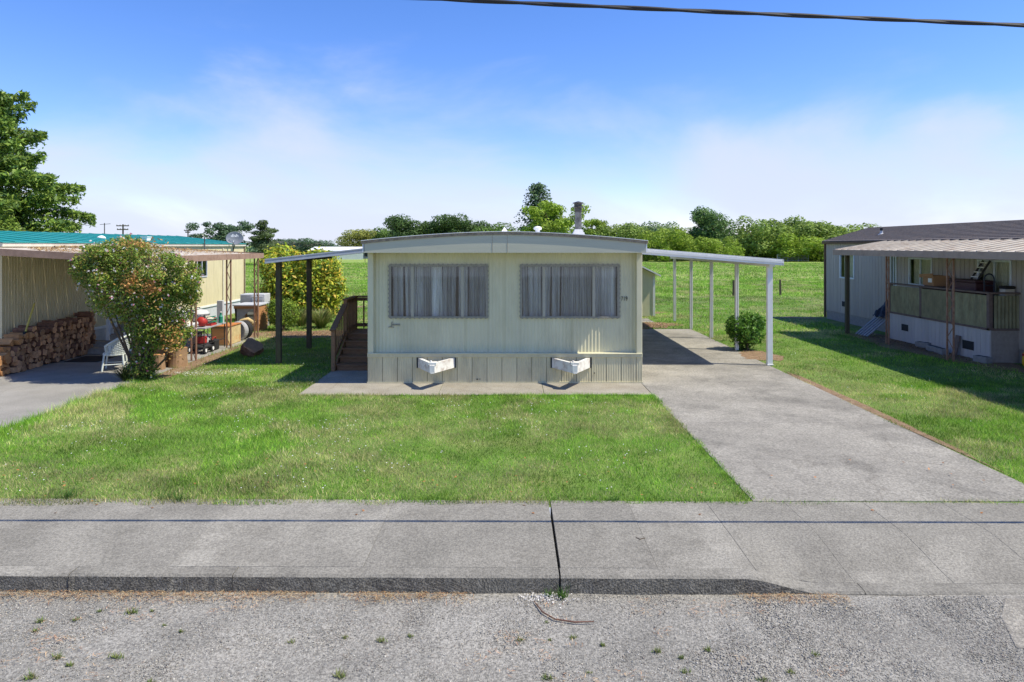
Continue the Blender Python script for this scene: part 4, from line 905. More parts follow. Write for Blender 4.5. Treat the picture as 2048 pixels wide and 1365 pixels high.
t = simple('workbench', (-9.3, 24.2, 0), 'grey topped workbench with plywood end beyond the carport', 'workbench')
MB().box(-9.75, -8.85, 23.8, 24.9, 0.90, 0.94).build('benchtop', M['lightgrey'], t); MB().box(-9.72, -8.88, 23.84, 24.86, 0.80, 0.898).build('apron', M['ply'], t)
MB().box(-9.05, -8.88, 23.9, 24.8, 0.0, 0.80).build('end_panel', M['ply'], t); MB().add([(-9.72, 23.9, 0.8), (-9.1, 23.9, 0.8), (-9.66, 23.9, 0.3)], [(0, 2, 1)]).build('cloth', M['grey'], t)
for x, y in ((-9.7, 23.9), (-9.7, 24.8)): MB().box(x, x + 0.06, y, y + 0.06, 0, 0.8).build('leg', M['rust_post'], t)
t = simple('air_conditioner', (-9.5, 25.2, 0.0), 'boxy grey louvred air conditioner behind the workbench', 'air conditioner')
MB().box(-10.0, -9.1, 25.1, 25.7, 0.45, 1.22).build('case', M['lightgrey'], t, bevel=0.02); MB().box(-9.97, -9.13, 25.11, 25.69, 0.0, 0.449).build('stand', M['block'], t)
MB().box(-9.95, -9.6, 25.085, 25.098, 0.75, 1.18).build('grille', M['grey'], t)
for k in range(7): MB().box(-9.55, -9.15, 25.075, 25.098, 0.76 + k * 0.06, 0.785 + k * 0.06).build('louvre', M['white'], t)
t = simple('utility_pedestal', (-9.85, 23.0, 0), 'narrow grey utility box on a post by the carport', 'utility box')
MB().box(-9.95, -9.75, 23.0, 23.14, 0.35, 1.15).build('box', M['lightgrey'], t, bevel=0.01); MB().box(-9.89, -9.81, 23.03, 23.1, 0, 0.349).build('post', M['galv'], t)
t = simple('bent_pipe', (-8.9, 22.8, 0), 'thick rusty bent pipe near the last carport post', 'pipe')
MB().tube([(-9.15, 22.6, 0.06), (-9.12, 22.65, 0.3), (-9.0, 22.7, 0.5), (-8.8, 22.75, 0.55), (-8.68, 22.8, 0.45)], 0.07, 10).build('tube', M['rust'], t, smooth=True); MB().lathe((-8.66, 22.81, 0.43), [(0.09, 0), (0.09, 0.05)], 12, M=Matrix.Rotation(2.2, 3, 'Y')).build('flange', M['rust'], t)
t = simple('black_crate', (-9.15, 17.7, 0), 'black plastic crate beside the carport post', 'crate')
mb = MB(); mb.box(-9.4, -9.0, 17.5, 17.9, 0.002, 0.03); mb.build('base', M['black'], t)
for b_ in ((-9.4, -9.0, 17.5, 17.515), (-9.4, -9.0, 17.885, 17.9), (-9.4, -9.385, 17.516, 17.884), (-9.015, -9.0, 17.516, 17.884)): MB().box(*b_, 0.03, 0.36).build('side', M['black'], t)
t = simple('chopping_stump', (-7.15, 18.75, 0), 'dark weathered log chunk with pale cut face on the lawn', 'stump')
mb = MB(); n = 14; v = []
rr = random.Random(4)
ax_ = Vector((0.35, -0.35, 0.55)).normalized(); bx_ = ax_.orthogonal().normalized(); cx_ = ax_.cross(bx_)
for s, q in ((-0.16, 0.9), (0.0, 1.05), (0.13, 0.92)):
    for k in range(n):
        R_ = 0.27 * q * (1 + 0.14 * math.sin(2 * k + 1) + rr.uniform(-0.06, 0.06)); v.append(Vector((-7.15, 18.75, 0.18)) + ax_ * s + (bx_ * math.cos(6.283 * k / n) + cx_ * math.sin(6.283 * k / n)) * R_)
mb.add(v, [(i * n + k, i * n + (k + 1) % n, (i + 1) * n + (k + 1) % n, (i + 1) * n + k) for i in range(2) for k in range(n)] + [tuple(range(n))[::-1]]); mb.build('bark', M['log_bark'], t)
mb = MB(); mb.add(v[2 * n:], [tuple(range(n))]); mb.build('cut_face', M['stump'], t)

# satellite dish at the roof end
t = thing('satellite_dish', (-12.15, 30.3, 2.98), 'grey oval satellite dish at the end of the teal roof', 'satellite dish')
dM = Matrix.Translation((-12.15, 29.9, 3.33)) @ Matrix.Rotation(math.radians(14), 4, 'Z') @ Matrix.Rotation(math.radians(72), 4, 'X')
mb = MB(); mb.lathe((0, 0, 0), [(0.001, -0.09), (0.2, -0.07), (0.34, -0.02), (0.37, 0.0), (0.37, 0.01), (0.34, 0.0), (0.2, -0.055), (0.001, -0.075)], 28); mb.xform(Matrix.Translation((0, 0, 0)) @ dM @ Matrix.Diagonal((1.0, 0.82, 1, 1))).build('reflector', M['steel'], t, smooth=True)
MB().tube([(-12.15, 30.0, 3.28), (-12.2, 30.05, 3.12), (-12.3, 30.1, 2.75)], 0.025, 8).build('mast', M['galv'], t)
MB().tube([(-12.15, 29.92, 3.0), (-12.05, 29.5, 3.1), (-12.05, 29.45, 3.16)], 0.015, 6).build('feed_arm', M['galv'], t); MB().box(-12.09, -12.01, 29.4, 29.5, 3.16, 3.23).build('receiver', M['lightgrey'], t)
ot = text_part('lettering', 'dish', 0.2, (-12.13, 29.845, 3.44), (math.radians(76), 0, math.radians(14)), M['paper'], t, 0.002)

# ------------------------------------------------------------------ right neighbour: grey home with porch
RX, RY0, RY1 = 13.0, 10.0, 28.3
rn = thing('grey_neighbour_home', (RX, RY1, 0), 'weathered grey mobile home with dark shingle roof on the right', 'mobile home')
wins = [(25.9, 27.05, 1.72, 2.72, 'w'), (23.05, 23.45, 1.6, 2.72, 'w'), (21.1, 22.35, 1.72, 2.62, 'w'), (17.75, 19.05, 0.9, 2.62, 'd')]
yb = RY0
def in_win(a, b):
    for w in wins:
        if a < w[1] - 0.01 and b > w[0] + 0.01: return w
    return None
edges = sorted(set([round(RY0 + 0.2 * k, 3) for k in range(int((RY1 - RY0) / 0.2) + 1)] + [RY1] + [w[0] for w in wins] + [w[1] for w in wins]))
for a, b in zip(edges[:-1], edges[1:]):
    w = in_win(a, b)
    for z0, z1 in (((0.35, 3.1),) if w is None else ((0.35, w[2]), (w[3], 3.1))):
        MB().box(RX, RX + 0.03, a + 0.008, b - 0.008, z0, z1).build('siding_board', M['grey_siding'], rn)
MB().box(RX + 0.02, RX + 0.06, RY0, RY1 - 0.001, 0.3, 3.1).v
mb = MB()
for a, b in zip(edges[:-1], edges[1:]):
    w = in_win(a, b)
    for z0, z1 in (((0.352, 3.098),) if w is None else ((0.352, w[2]), (w[3], 3.098))): mb.box(RX + 0.012, RX + 0.02, a, b, z0, z1)
mb.build('sheathing', M['wood_dark'], rn)
MB().box(RX + 0.7, RX + 3.6, RY0, RY1 - 0.1, 0.35, 3.0).build('room_lining', mat('dim_interior', (0.16, 0.17, 0.16), 0.9), rn)
MB().box(RX, RX + 3.8, RY1 - 0.04, RY1 - 0.002, 0.3, 3.1).build('end_wall', M['grey_siding'], rn)
MB().box(RX + 0.02, RX + 3.8, RY0, RY1 - 0.05, -0.02, 0.348).build('foundation', M['block'], rn)
MB().box(RX - 0.05, RX + 0.02, RY1 - 0.03, RY1 + 0.05, 0.05, 3.1).build('downspout', M['wood_dark'], rn)
MB().box(RX - 0.12, RX - 0.02, RY0, RY1 + 0.1, 3.08, 3.16).build('gutter', M['wood_dark'], rn)
mb = MB(); mb.prism_y([(RX - 0.1, 3.165), (RX - 0.1, 3.20), (14.85, 3.76), (16.95, 3.20), (16.95, 3.165)], RY0, RY1 + 0.12); rr_ = mb.build('roof', M['shingle'], rn)
for k in range(1, 13):                                  # shingle courses
    f0 = k / 13; x0 = RX - 0.1 + 1.95 * f0; z0 = 3.20 + 0.56 * f0
    MB().box(x0, x0 + 0.012, RY0, RY1 + 0.121, z0 - 0.01, z0 + 0.014).build('shingle_course', M['shingle'], rr_)
mb = MB(); mb.lathe((13.75, 25.4, 3.4), [(0.14, 0), (0.06, 0.06), (0.05, 0.1), (0.05, 0.16)], 12); mb.build('vent_pipe', M['lightgrey'], rr_); MB().lathe((13.75, 25.4, 3.56), [(0.05, 0), (0.05, 0.1)], 10).build('vent_cap', M['black'], rr_)
for (y0, y1, z0, z1, k) in wins:
    mb = MB(); f_ = 0.055; x0, x1 = RX - 0.025, RX + 0.04
    mb.box(x0, x1, y0, y1, z1 - f_, z1); mb.box(x0, x1, y0, y1, z0, z0 + f_); mb.box(x0, x1, y0, y0 + f_, z0 + f_, z1 - f_); mb.box(x0, x1, y1 - f_, y1, z0 + f_, z1 - f_)
    ym = (y0 + y1) / 2; mb.box(x0 + 0.01, x1, ym - 0.02, ym + 0.02, z0 + f_, z1 - f_)
    w_ = mb.build('sliding_door' if k == 'd' else 'window', M['frame_blue'], rn)
    for a, b in ((y0 + f_, ym - 0.02), (ym + 0.02, y1 - f_)):
        MB().box(RX + 0.004, RX + 0.010, a, b, z0 + f_, z1 - f_).build('pane', M['glass_clear'], w_)
    mb = MB(); n = 40; v = []
    for i in range(n + 1):
        s = y0 + (y1 - y0) * i / n; v += [(RX + 0.15 + 0.015 * math.sin(60 * s), s, z0), (RX + 0.15 + 0.015 * math.sin(60 * s), s, z1)]
    mb.add(v, [(2 * i, 2 * i + 2, 2 * i + 3, 2 * i + 1) for i in range(n)]); mb.build('blind', M['offwhite'], w_)
for y in (26.75, ): MB().box(RX - 0.012, RX - 0.001, y - 0.12, y + 0.12, 0.62, 0.82).build('crawl_vent', M['dark'], rn)
# porch roof
pr = thing('grey_porch_roof', (11.4, 20.0, 0), 'taupe edged porch roof with ribbed tan panels beside the grey home', 'porch roof')
def qz(x): return 2.86 + (x - 11.1) * 0.17
yA, yB = 10.5, 23.5
for k in range(31):
    a = yB - (k + 1) * 0.42
    mb = MB(); mb.prism_y([(11.12, qz(11.12) - 0.035), (12.98, qz(12.98) - 0.035), (12.98, qz(12.98) - 0.008), (11.12, qz(11.12) - 0.008)], a + 0.003, a + 0.417); mb.prism_y([(11.12, qz(11.12) - 0.0079), (12.98, qz(12.98) - 0.0079), (12.98, qz(12.98) + 0.022), (11.12, qz(11.12) + 0.022)], a + 0.38, a + 0.417)
    mb.build('roof_panel', M['pan_roof'], pr)
MB().box(11.06, 11.118, yA, yB + 0.04, 2.685, 2.865).build('front_beam', M['taupe'], pr)
MB().prism_y([(11.12, 2.69), (12.98, qz(12.98) - 0.16), (12.98, qz(12.98) + 0.01), (11.12, qz(11.12) + 0.01)], yB + 0.003, yB + 0.045).build('end_beam', M['taupe'], pr)
MB().box(11.34, 11.46, 23.15, 23.27, -0.03, 2.72).build('post', M['wood_post'], pr, bevel=0.006)
lattice_post(11.42, 20.75, 2.72, pr, M['rust_post'], 0.07, 'y'); lattice_post(11.4, 17.75, 2.72, pr, M['rust_post'], 0.13, 'y'); lattice_post(11.4, 14.4, 2.72, pr, M['rust_post'], 0.13, 'y')
# deck with fibreglass screens
dk = thing('porch_deck', (12.25, 17.5, 0), 'raised deck with green fibreglass screen rail and pale board skirting', 'deck')
DX, DY0, DY1 = 12.25, 17.5, 22.15
MB().box(DX + 0.05, RX - 0.001, DY0 + 0.05, DY1 - 0.05, 0.74, 0.82).build('floor', M['deck_rail'], dk)
n = 27
for k in range(n):
    a = DY0 + (DY1 - DY0) * k / n; b = DY0 + (DY1 - DY0) * (k + 1) / n
    MB().box(DX, DX + 0.025, a + 0.005, b - 0.005, -0.02, 0.82).build('skirt_board', M['skirt_siding'], dk)
MB().box(DX + 0.015, DX + 0.02, DY0 + 0.01, DY1 - 0.01, -0.02, 0.815).build('skirt_backing', M['dark'], dk)
MB().box(DX + 0.026, RX - 0.002, DY0, DY0 + 0.025, -0.02, 0.82).build('skirt_end', mat('stucco_skirting', (0.33, 0.29, 0.26), 0.95, 0.15, 10, bump=0.6, bscale=60), dk)
MB().box(DX - 0.012, DX + 0.03, DY0 - 0.012, DY0 + 0.03, -0.02, 0.83).build('corner_trim', M['skirt_siding'], dk)
for y0, y1, z0, z1 in ((18.1, 18.55, 0.22, 0.45), (21.1, 21.45, 0.35, 0.55)): MB().box(DX - 0.012, DX - 0.002, y0, y1, z0, z1).build('crawl_vent', M['dark'], dk)
py = [DY0 + 0.04, 18.95, 20.45, DY1 - 0.04]
for a, b in zip(py[:-1], py[1:]):
    mb = MB(); mb.ribs((DX + 0.02, a + 0.05, 0.88), (0, 1, 0), b - a - 0.1, (0, 0, 0.84), (-1, 0, 0), 0.095, 0.04, 'sine'); mb.build('fibreglass_panel', M['fibre'], dk, smooth=True)
for y in py: MB().box(DX - 0.02, DX + 0.07, y - 0.05, y + 0.05, 0.825, 1.76).build('rail_post', M['deck_rail'], dk)
MB().box(DX - 0.02, DX + 0.06, DY0, DY1, 0.824, 0.88).build('bottom_rail', M['deck_rail'], dk)
MB().box(DX - 0.06, DX + 0.10, DY0 - 0.06, DY1 + 0.03, 1.762, 1.805).build('top_rail', M['deck_rail'], dk)
mb = MB(); mb.ribs((DX + 0.12, DY0 + 0.02, 0.88), (1, 0, 0), 0.62, (0, 0, 0.84), (0, -1, 0), 0.095, 0.04, 'sine'); mb.build('fibreglass_panel', M['fibre'], dk, smooth=True)
MB().box(DX + 0.101, RX - 0.002, DY0 - 0.06, DY0 + 0.1, 1.762, 1.805).build('top_rail', M['deck_rail'], dk); MB().box(DX + 0.07, RX - 0.002, DY0 - 0.02, DY0 + 0.06, 0.824, 0.88).build('bottom_rail', M['deck_rail'], dk)

# clutter on and around that deck
t = simple('cardboard_box', (12.5, 20.6, 1.42), 'open brown cardboard box on the deck rail', 'box')
mb = MB(); cb = [(12.32, 19.95), (12.72, 19.85), (12.80, 20.45), (12.38, 20.55)]
mb.prism_z(cb, 1.82, 1.835); 
for i in range(4):
    a, b = cb[i], cb[(i + 1) % 4]; mb.bar((a[0], a[1], 1.98), (b[0], b[1], 1.98), 0.012, 0.29)
mb.build('carton', M['card'], t); MB().bar((12.31, 19.96, 2.14), (12.24, 20.5, 2.10), 0.02, 0.1).build('flap', M['card'], t); MB().box(12.312, 12.325, 20.03, 20.2, 1.92, 2.04).build('shipping_label', M['paper'], t)
MB().box(12.38, 12.85, 19.9, 20.5, 0.83, 1.815).build('plinth', M['deck_rail'], t)
t = simple('dark_trunk', (12.6, 18.7, 0.82), 'dark maroon trunk standing behind the deck rail', 'trunk')
MB().box(12.4, 12.9, 18.25, 19.35, 0.825, 2.0).build('body', M['trunk'], t, bevel=0.02); MB().box(12.38, 12.92, 18.23, 19.37, 2.002, 2.07).build('lid', M['trunk'], t, bevel=0.02)
t = simple('step_ladder', (12.8, 18.6, 2.0), 'white and black step ladder leaning on the trunk', 'ladder')
for s in (0, 0.28): MB().bar((12.7, 18.6 + s, 2.075), (12.9, 18.4 + s, 2.6), 0.03, 0.05).build('rail', M['black'], t)
for k in range(4): MB().bar((12.72 + 0.05 * k, 18.6 - 0.05 * k, 2.15 + 0.13 * k), (12.72 + 0.05 * k, 18.88 - 0.05 * k, 2.15 + 0.13 * k), 0.06, 0.025).build('step', M['white'], t)
t = simple('hand_truck', (12.55, 17.95, 0.82), 'dark blue hand truck with arched handle on the deck', 'hand truck')
mb = MB(); cx, cy = 12.55, 17.95; mb.tube([(cx - 0.13, cy, 0.9)] + [(cx - 0.13 * math.cos(a), cy, 2.12 + 0.14 * math.sin(a)) for a in [k * math.pi / 8 for k in range(9)]] + [(cx + 0.13, cy, 0.9)], 0.018, 8); mb.build('frame', M['blue'], t)
for z in (1.2, 1.6, 1.95): MB().tube([(cx - 0.13, cy, z), (cx + 0.13, cy, z)], 0.014, 6).build('crossbar', M['blue'], t)
for s in (-1, 1): MB().lathe((cx + s * 0.17, cy + 0.05, 0.95), [(0.12, -0.02), (0.12, 0.02)], 16, M=Matrix.Rotation(math.radians(90), 3, 'Y')).build('wheel', M['black'], t)
MB().box(cx - 0.17, cx + 0.17, cy - 0.2, cy - 0.02, 0.825, 0.84).build('toe_plate', M['blue'], t)
t = simple('storage_tote', (12.8, 17.75, 0.82), 'pale storage tote under a dark cloth on the deck corner', 'tote')
MB().box(12.72, 12.98, 17.6, 17.82, 0.825, 1.88).build('tub', M['offwhite'], t, bevel=0.02); MB().box(12.70, 12.99, 17.58, 17.84, 1.882, 1.96).build('cloth', M['black'], t, bevel=0.03)
t = simple('metal_panels', (12.0, 22.6, 0), 'bundle of dull aluminium panels leaning in the shade by the deck', 'panels')
for k in range(5):
    p = Vector((11.65 + 0.0 * k, 23.1 - 0.17 * k, 0.0)); q = Vector((12.75, 23.1 - 0.17 * k, 0.95))
    MB().bar(p + Vector((0, 0, 0.02)), q, 0.10, 0.03, up=(-0.65, 0, 0.76)).build('panel', M['alu'], t)
t = simple('blue_tarp', (12.6, 22.6, 0.9), 'crumpled dark blue tarp on top of the leaning panels', 'tarp')
mb = MB(); n = 14; vv = []
for i in range(n):
    for j in range(n): vv.append((12.2 + 0.62 * i / (n - 1), 22.35 + 0.75 * j / (n - 1), 0.62 + 0.6 * i / (n - 1) + 0.1 * math.sin(i * 0.9) * math.cos(j * 1.1) + random.uniform(0, 0.06)))
mb.add(vv, [(i * n + j, (i + 1) * n + j, (i + 1) * n + j + 1, i * n + j + 1) for i in range(n - 1) for j in range(n - 1)]); mb.build('sheet', M['blue'], t, smooth=True)
for k, (x, y, r0, lab) in enumerate(((11.95, 19.35, 0.05, 'grey cinder block in the row by the deck, farther one'), (11.9, 18.92, -0.04, 'grey cinder block in the row by the deck, nearer one'), (12.1, 17.55, 0.2, 'grey block at the deck corner'), (12.12, 20.1, 0.4, 'tilted grey block among debris by the deck skirting'))):
    t = simple('cinder_block', (x, y, -0.02), lab, 'block')
    mb = MB(); mb.box(-0.1, 0.1, -0.2, 0.2, 0, 0.19); mb.xform(Matrix.Translation((x, y, -0.03)) @ Matrix.Rotation(r0, 4, 'Z')).build('body', M['block'], t, bevel=0.01)
    for s in (-0.1, 0.1):
        mb = MB(); mb.box(-0.06, 0.06, s - 0.06, s + 0.06, 0.19, 0.193); mb.xform(Matrix.Translation((x, y, -0.03)) @ Matrix.Rotation(r0, 4, 'Z')).build('cavity', M['dark'], t)
t = simple('loose_board', (12.15, 18.65, 0), 'dark plank leaning upright against the deck skirting', 'board'); MB().bar((12.1, 18.68, -0.02), (12.2, 18.66, 0.55), 0.18, 0.03, up=(1, 0, 0)).build('plank', M['deck_rail'], t)
t = simple('yellow_sack', (12.95, 17.1, 0), 'yellow plastic sack with red band standing by the deck', 'sack')
mb = MB(); mb.lathe((12.95, 17.1, -0.02), [(0.13, 0), (0.16, 0.08), (0.15, 0.3), (0.08, 0.42), (0.12, 0.5)], 16); mb.xform(Matrix.Translation((12.95, 17.1, 0)) @ Matrix.Diagonal((1, 0.6, 1, 1)) @ Matrix.Translation((-12.95, -17.1, 0))).build('bag', M['yellow_bag'], t, smooth=True)
mb = MB(); mb.lathe((12.95, 17.1, 0.24), [(0.156, 0), (0.154, 0.06)], 16); mb.xform(Matrix.Translation((12.95, 17.1, 0)) @ Matrix.Diagonal((1, 0.6, 1, 1)) @ Matrix.Translation((-12.95, -17.1, 0))).build('band', M['red'], t)

# ------------------------------------------------------------------ fences, gate, poles, far buildings
fe = thing('wire_fence', (0, 43, 0), 'low wire fence with dark wooden posts along the pasture edge', 'fence')
for px, py in ((680, 586), (1382, 590), (1467, 592), (1561, 591), (800, 588), (960, 589), (1100, 589), (1250, 590), (560, 586), (1650, 591)):
    g = G(px, py); mb = MB(); mb.tube([(g.x, g.y, -0.3), (g.x + random.uniform(-0.03, 0.03), g.y, random.uniform(0.85, 1.0))], [0.07, 0.06], 8); mb.build('post', M['wood_post'], fe)
for z in (0.35, 0.62, 0.88): MB().tube([(-20, 43.2, z), (24, 41.4, z)], 0.004, 4).build('strand', M['galv'], fe)
f2 = thing('far_wire_fence', (0, 130, 0), 'distant line of thin posts across the back of the pasture', 'fence')
for k in range(26):
    x = -48 + k * 5.2; MB().tube([(x, 128 + 0.06 * x, -0.4), (x, 128 + 0.06 * x, 1.15)], 0.06, 5).build('post', M['wood_post'], f2)
gt = thing('field_gate', (60, 140, 0), 'grey tubular metal gate at the far side of the pasture', 'gate')
x0, x1, gy = (1555 - 1024) / FPX * 135, (1617 - 1024) / FPX * 135, 135
for k in range(5): MB().tube([(x0, gy, 0.1 + 0.3 * k), (x1, gy, 0.1 + 0.3 * k)], 0.05, 6).build('bar', M['lightgrey'], gt)
for k in range(4): x = x0 + (x1 - x0) * k / 3; MB().tube([(x, gy, -0.4), (x, gy, 1.35)], 0.06, 6).build('upright', M['lightgrey'], gt)
gt.location = (x0, gy, 0)
for c in gt.children: c.location = c.location + Vector((0, 0, 0)) - Vector((x0, gy, 0)) + Vector((60, 140, 0))
bn = thing('white_barn', (-40, 165, 0), 'long low white roofed barn beyond the pasture', 'barn')
bx0, bx1 = (617 - 1024) / FPX * 165, (840 - 1024) / FPX * 165
MB().box(bx0 + 1.5, bx1 - 1.5, 165, 175, -0.4, 1.9).build('wall', M['grey'], bn); mb = MB(); mb.prism_x([(164.2, 1.85), (170, 2.75), (175.8, 1.85), (175.8, 1.7), (164.2, 1.7)], bx0, bx1); mb.build('roof', M['white_roof'], bn)
for k in range(6): MB().box(bx0 + 3 + k * 3.5, bx0 + 4.6 + k * 3.5, 164.9, 164.99, 0.4, 1.5).build('bay_opening', M['dark'], bn)
wf = thing('white_board_fence', (-40, 155, 0), 'white vertical board fence in front of the far barn', 'fence')
fx0, fx1 = (625 - 1024) / FPX * 155, (726 - 1024) / FPX * 155
n = 46
for k in range(n): a = fx0 + (fx1 - fx0) * k / n; MB().box(a + 0.02, a + (fx1 - fx0) / n - 0.03, 155, 155.05, -0.4, 1.35 + random.uniform(-0.04, 0.04)).build('board', M['white'], wf)
for z in (0.3, 1.0): MB().box(fx0, fx1, 155.051, 155.1, z, z + 0.12).build('rail', M['white'], wf)
def far_house(px, Y, w, h, label, wallm, roofm):
    x = (px - 1024) / FPX * Y; t = thing('distant_house', (x, Y, -0.4), label, 'house')
    MB().box(x - w / 2, x + w / 2, Y, Y + 7, -0.4, h).build('wall', wallm, t); mb = MB(); mb.prism_x([(Y - 0.5, h - 0.1), (Y + 3.5, h + 1.6), (Y + 7.5, h - 0.1)], x - w / 2 - 0.4, x + w / 2 + 0.4); mb.build('roof', roofm, t)
    for k in (-0.28, 0.25): MB().box(x + k * w - 0.6, x + k * w + 0.6, Y - 0.04, Y - 0.01, 0.9, 2.1).build('window', M['dark'], t)
far_house(585, 190, 13, 2.6, 'grey roofed house partly hidden behind the laurel shrub', M['white'], M['shingle'])
def util_pole(px, py_top, Y, label, arms):
    x = (px - 1024) / FPX * Y; h = CH + (HOR - py_top) * Y / FPX; t = thing('utility_pole', (x, Y, -0.4), label, 'utility pole')
    MB().tube([(x, Y, -0.5), (x, Y, h)], [0.17, 0.11], 8).build('pole', M['wood_post'], t)
    for dz, w in arms:
        MB().box(x - w / 2, x + w / 2, Y - 0.16, Y - 0.04, h - dz - 0.08, h - dz + 0.08).build('crossarm', M['wood_post'], t)
        for s in (-0.46, -0.2, 0.2, 0.46): MB().lathe((x + s * w, Y - 0.1, h - dz + 0.08), [(0.06, 0), (0.08, 0.1), (0.03, 0.16)], 6).build('insulator', M['grey'], t)
util_pole(246, 449, 110, 'double armed utility pole rising behind the teal roof', ((0.25, 2.0), (0.85, 1.8)))
util_pole(376, 460, 130, 'single armed utility pole left of the satellite dish', ((0.15, 1.4), (0.5, 0.9)))
t = thing('roof_antenna', (-26, 45, 0), 'thin mast standing behind the teal roof', 'antenna'); xx = (209 - 1024) / FPX * 45; t.location = (xx, 45, 0); WL[t.name] = Vector((xx, 45, 0))
MB().tube([(xx, 45, -0.1), (xx, 45, 4.5)], 0.03, 6).build('mast', M['galv'], t); MB().tube([(xx - 0.3, 45, 4.4), (xx + 0.4, 45, 4.45)], 0.015, 5).build('boom', M['galv'], t)

# overhead cable that shades the pavement
cb_ = thing('power_cable', (0, 6.78, 5.4), 'dark twisted overhead cable crossing the sky', 'cable')
pts = [(-34 + 68 * k / 120) for k in range(121)]
def wz(x): return 5.452 - 0.045 * (x + 0.765) + 0.0004 * (x - 2) ** 2
MB().tube([(x, 6.78, wz(x)) for x in pts], 0.009, 8).build('messenger_wire', M['wire'], cb_)
for s in (0, 1):
    xs_ = [-34 + 68 * k / 500 for k in range(501)]
    MB().tube([(x, 6.78 + 0.007 * math.cos(x * 4 + s * math.pi), wz(x) - 0.002 + 0.007 * math.sin(x * 4 + s * math.pi)) for x in xs_], 0.0165, 8).build('insulated_conductor', M['wire'], cb_)
for x in (-34, 34):
    t = thing('street_pole', (x, 7.1, 0), 'brown timber street pole carrying the cable, ' + ('left' if x < 0 else 'right') + ' end', 'utility pole'); MB().tube([(x, 7.1, -0.1), (x, 7.1, 8.0)], [0.16, 0.11], 10).build('pole', M['wood_post'], t)

# ------------------------------------------------------------------ plants
def leafy(name, c, clusters, n, size, cols, label, cat, seed, part='foliage', aspect=0.45, shell=0.22, stems=6, stemh=0.6, extra=None, mt='leaf', up=0.35, grp=None, droop=0.0):
    t = thing(name, c, label, cat, grp); r = np.random.default_rng(seed); c = np.array(c)
    p, d, k = cloud(r, clusters, n, shell)
    nr = d * 0.6 + r.normal(0, 0.55, (n, 3)) + np.array([0, 0, up])
    clump = 0.8 + 0.4 * fbm(p[:, 0] + p[:, 1], p[:, 2], 1.2 / max(0.3, np.ptp(p[:, 2]) / 3), seed)
    col = palette(r, n, cols) * clump[:, None]
    me = leaf_mesh(part, p, nr, size * r.uniform(0.6, 1.3, n), col, M[mt], aspect, 0.08, r)
    link_mesh(part, me, t)
    for s in range(stems):
        cl = clusters[s % len(clusters)]; a = r.uniform(0, 6.28); b = np.array([r.normal(0, 0.08), r.normal(0, 0.08), 0.0]); e = np.array(cl[:3]) + r.normal(0, 0.15, 3) * np.array(cl[3:6])
        mid = (b + e) / 2 + np.array([0, 0, -0.1]) + r.normal(0, 0.05, 3); MB().tube([tuple(c + b), tuple(c + mid), tuple(c + e)], [0.03, 0.022, 0.008], 6).build('stem', M['bark'], t)
    return t, p
# flowering vine over the neighbour's carport corner
vc = (-8.35, 15.3, 0)
vcl = [(-0.75, 0.0, 2.5, 0.75, 0.55, 0.55), (0.2, -0.1, 2.35, 0.9, 0.6, 0.7), (-0.2, -0.2, 1.95, 0.85, 0.55, 0.65), (0.6, 0.1, 1.7, 0.6, 0.5, 0.7), (0.3, 0.0, 1.3, 0.65, 0.5, 0.5), (-1.15, 0.1, 2.4, 0.4, 0.4, 0.35), (-0.45, 0.1, 2.9, 0.6, 0.5, 0.3), (0.72, 0.1, 1.0, 0.3, 0.3, 0.4), (0.85, 0.1, 2.2, 0.42, 0.45, 0.5), (0.1, 0, 0.75, 0.32, 0.25, 0.5), (0.05, 0.0, 0.25, 0.4, 0.28, 0.3)]
rv = random.Random(6)
for k in range(46):
    b_ = rv.choice(vcl[:9]); a_ = rv.uniform(0, 6.283); e_ = rv.uniform(-0.6, 1.2); q_ = rv.uniform(0.85, 1.22)
    vcl.append((b_[0] + b_[3] * q_ * math.cos(a_) * math.cos(e_), b_[1] + b_[4] * q_ * math.sin(a_) * math.cos(e_), b_[2] + b_[5] * q_ * math.sin(e_), rv.uniform(0.1, 0.26), rv.uniform(0.1, 0.22), rv.uniform(0.07, 0.2)))
vt, vp = leafy('flowering_vine', vc, vcl, 46000, 0.064, [(0.20, 0.29, 0.04), (0.27, 0.34, 0.05), (0.15, 0.25, 0.04), (0.11, 0.20, 0.035), (0.33, 0.36, 0.07), (0.17, 0.27, 0.045), (0.36, 0.27, 0.08)], 'big flowering vine bush spilling over the carport corner', 'vine', 41, stems=14, shell=0.3)
r = np.random.default_rng(42)
k = r.choice(len(vp), 520, replace=False); fp = vp[k] + np.array([0, -0.05, 0.03]) + r.normal(0, 0.05, (520, 3))
link_mesh('flowers', leaf_mesh('flowers', np.repeat(fp, 3, 0) + r.normal(0, 0.014, (1560, 3)), r.normal(0, 1, (1560, 3)) + np.array([0.2, -0.8, 0.5]), 0.05, palette(r, 1560, [(0.75, 0.72, 0.7), (0.75, 0.7, 0.7), (0.7, 0.68, 0.62), (0.6, 0.2, 0.28)], 0.06), M['leaf'], 0.8), vt)
dd = np.concatenate([r.normal((0.55, -0.62, 2.1), (0.12, 0.06, 0.12), (180, 3)), r.normal((0.05, -0.1, 3.02), (0.28, 0.1, 0.06), (200, 3)), r.normal((0.85, -0.25, 0.95), (0.14, 0.08, 0.22), (220, 3)), r.normal((0.15, -0.65, 2.2), (0.1, 0.05, 0.12), (160, 3))])
link_mesh('dead_leaves', leaf_mesh('dead_leaves', dd, r.normal(0, 1, (len(dd), 3)) + np.array([0, -0.5, 0.4]), 0.075, palette(r, len(dd), [(0.55, 0.29, 0.09), (0.6, 0.36, 0.13), (0.42, 0.2, 0.07)]), M['leaf'], 0.4), vt)
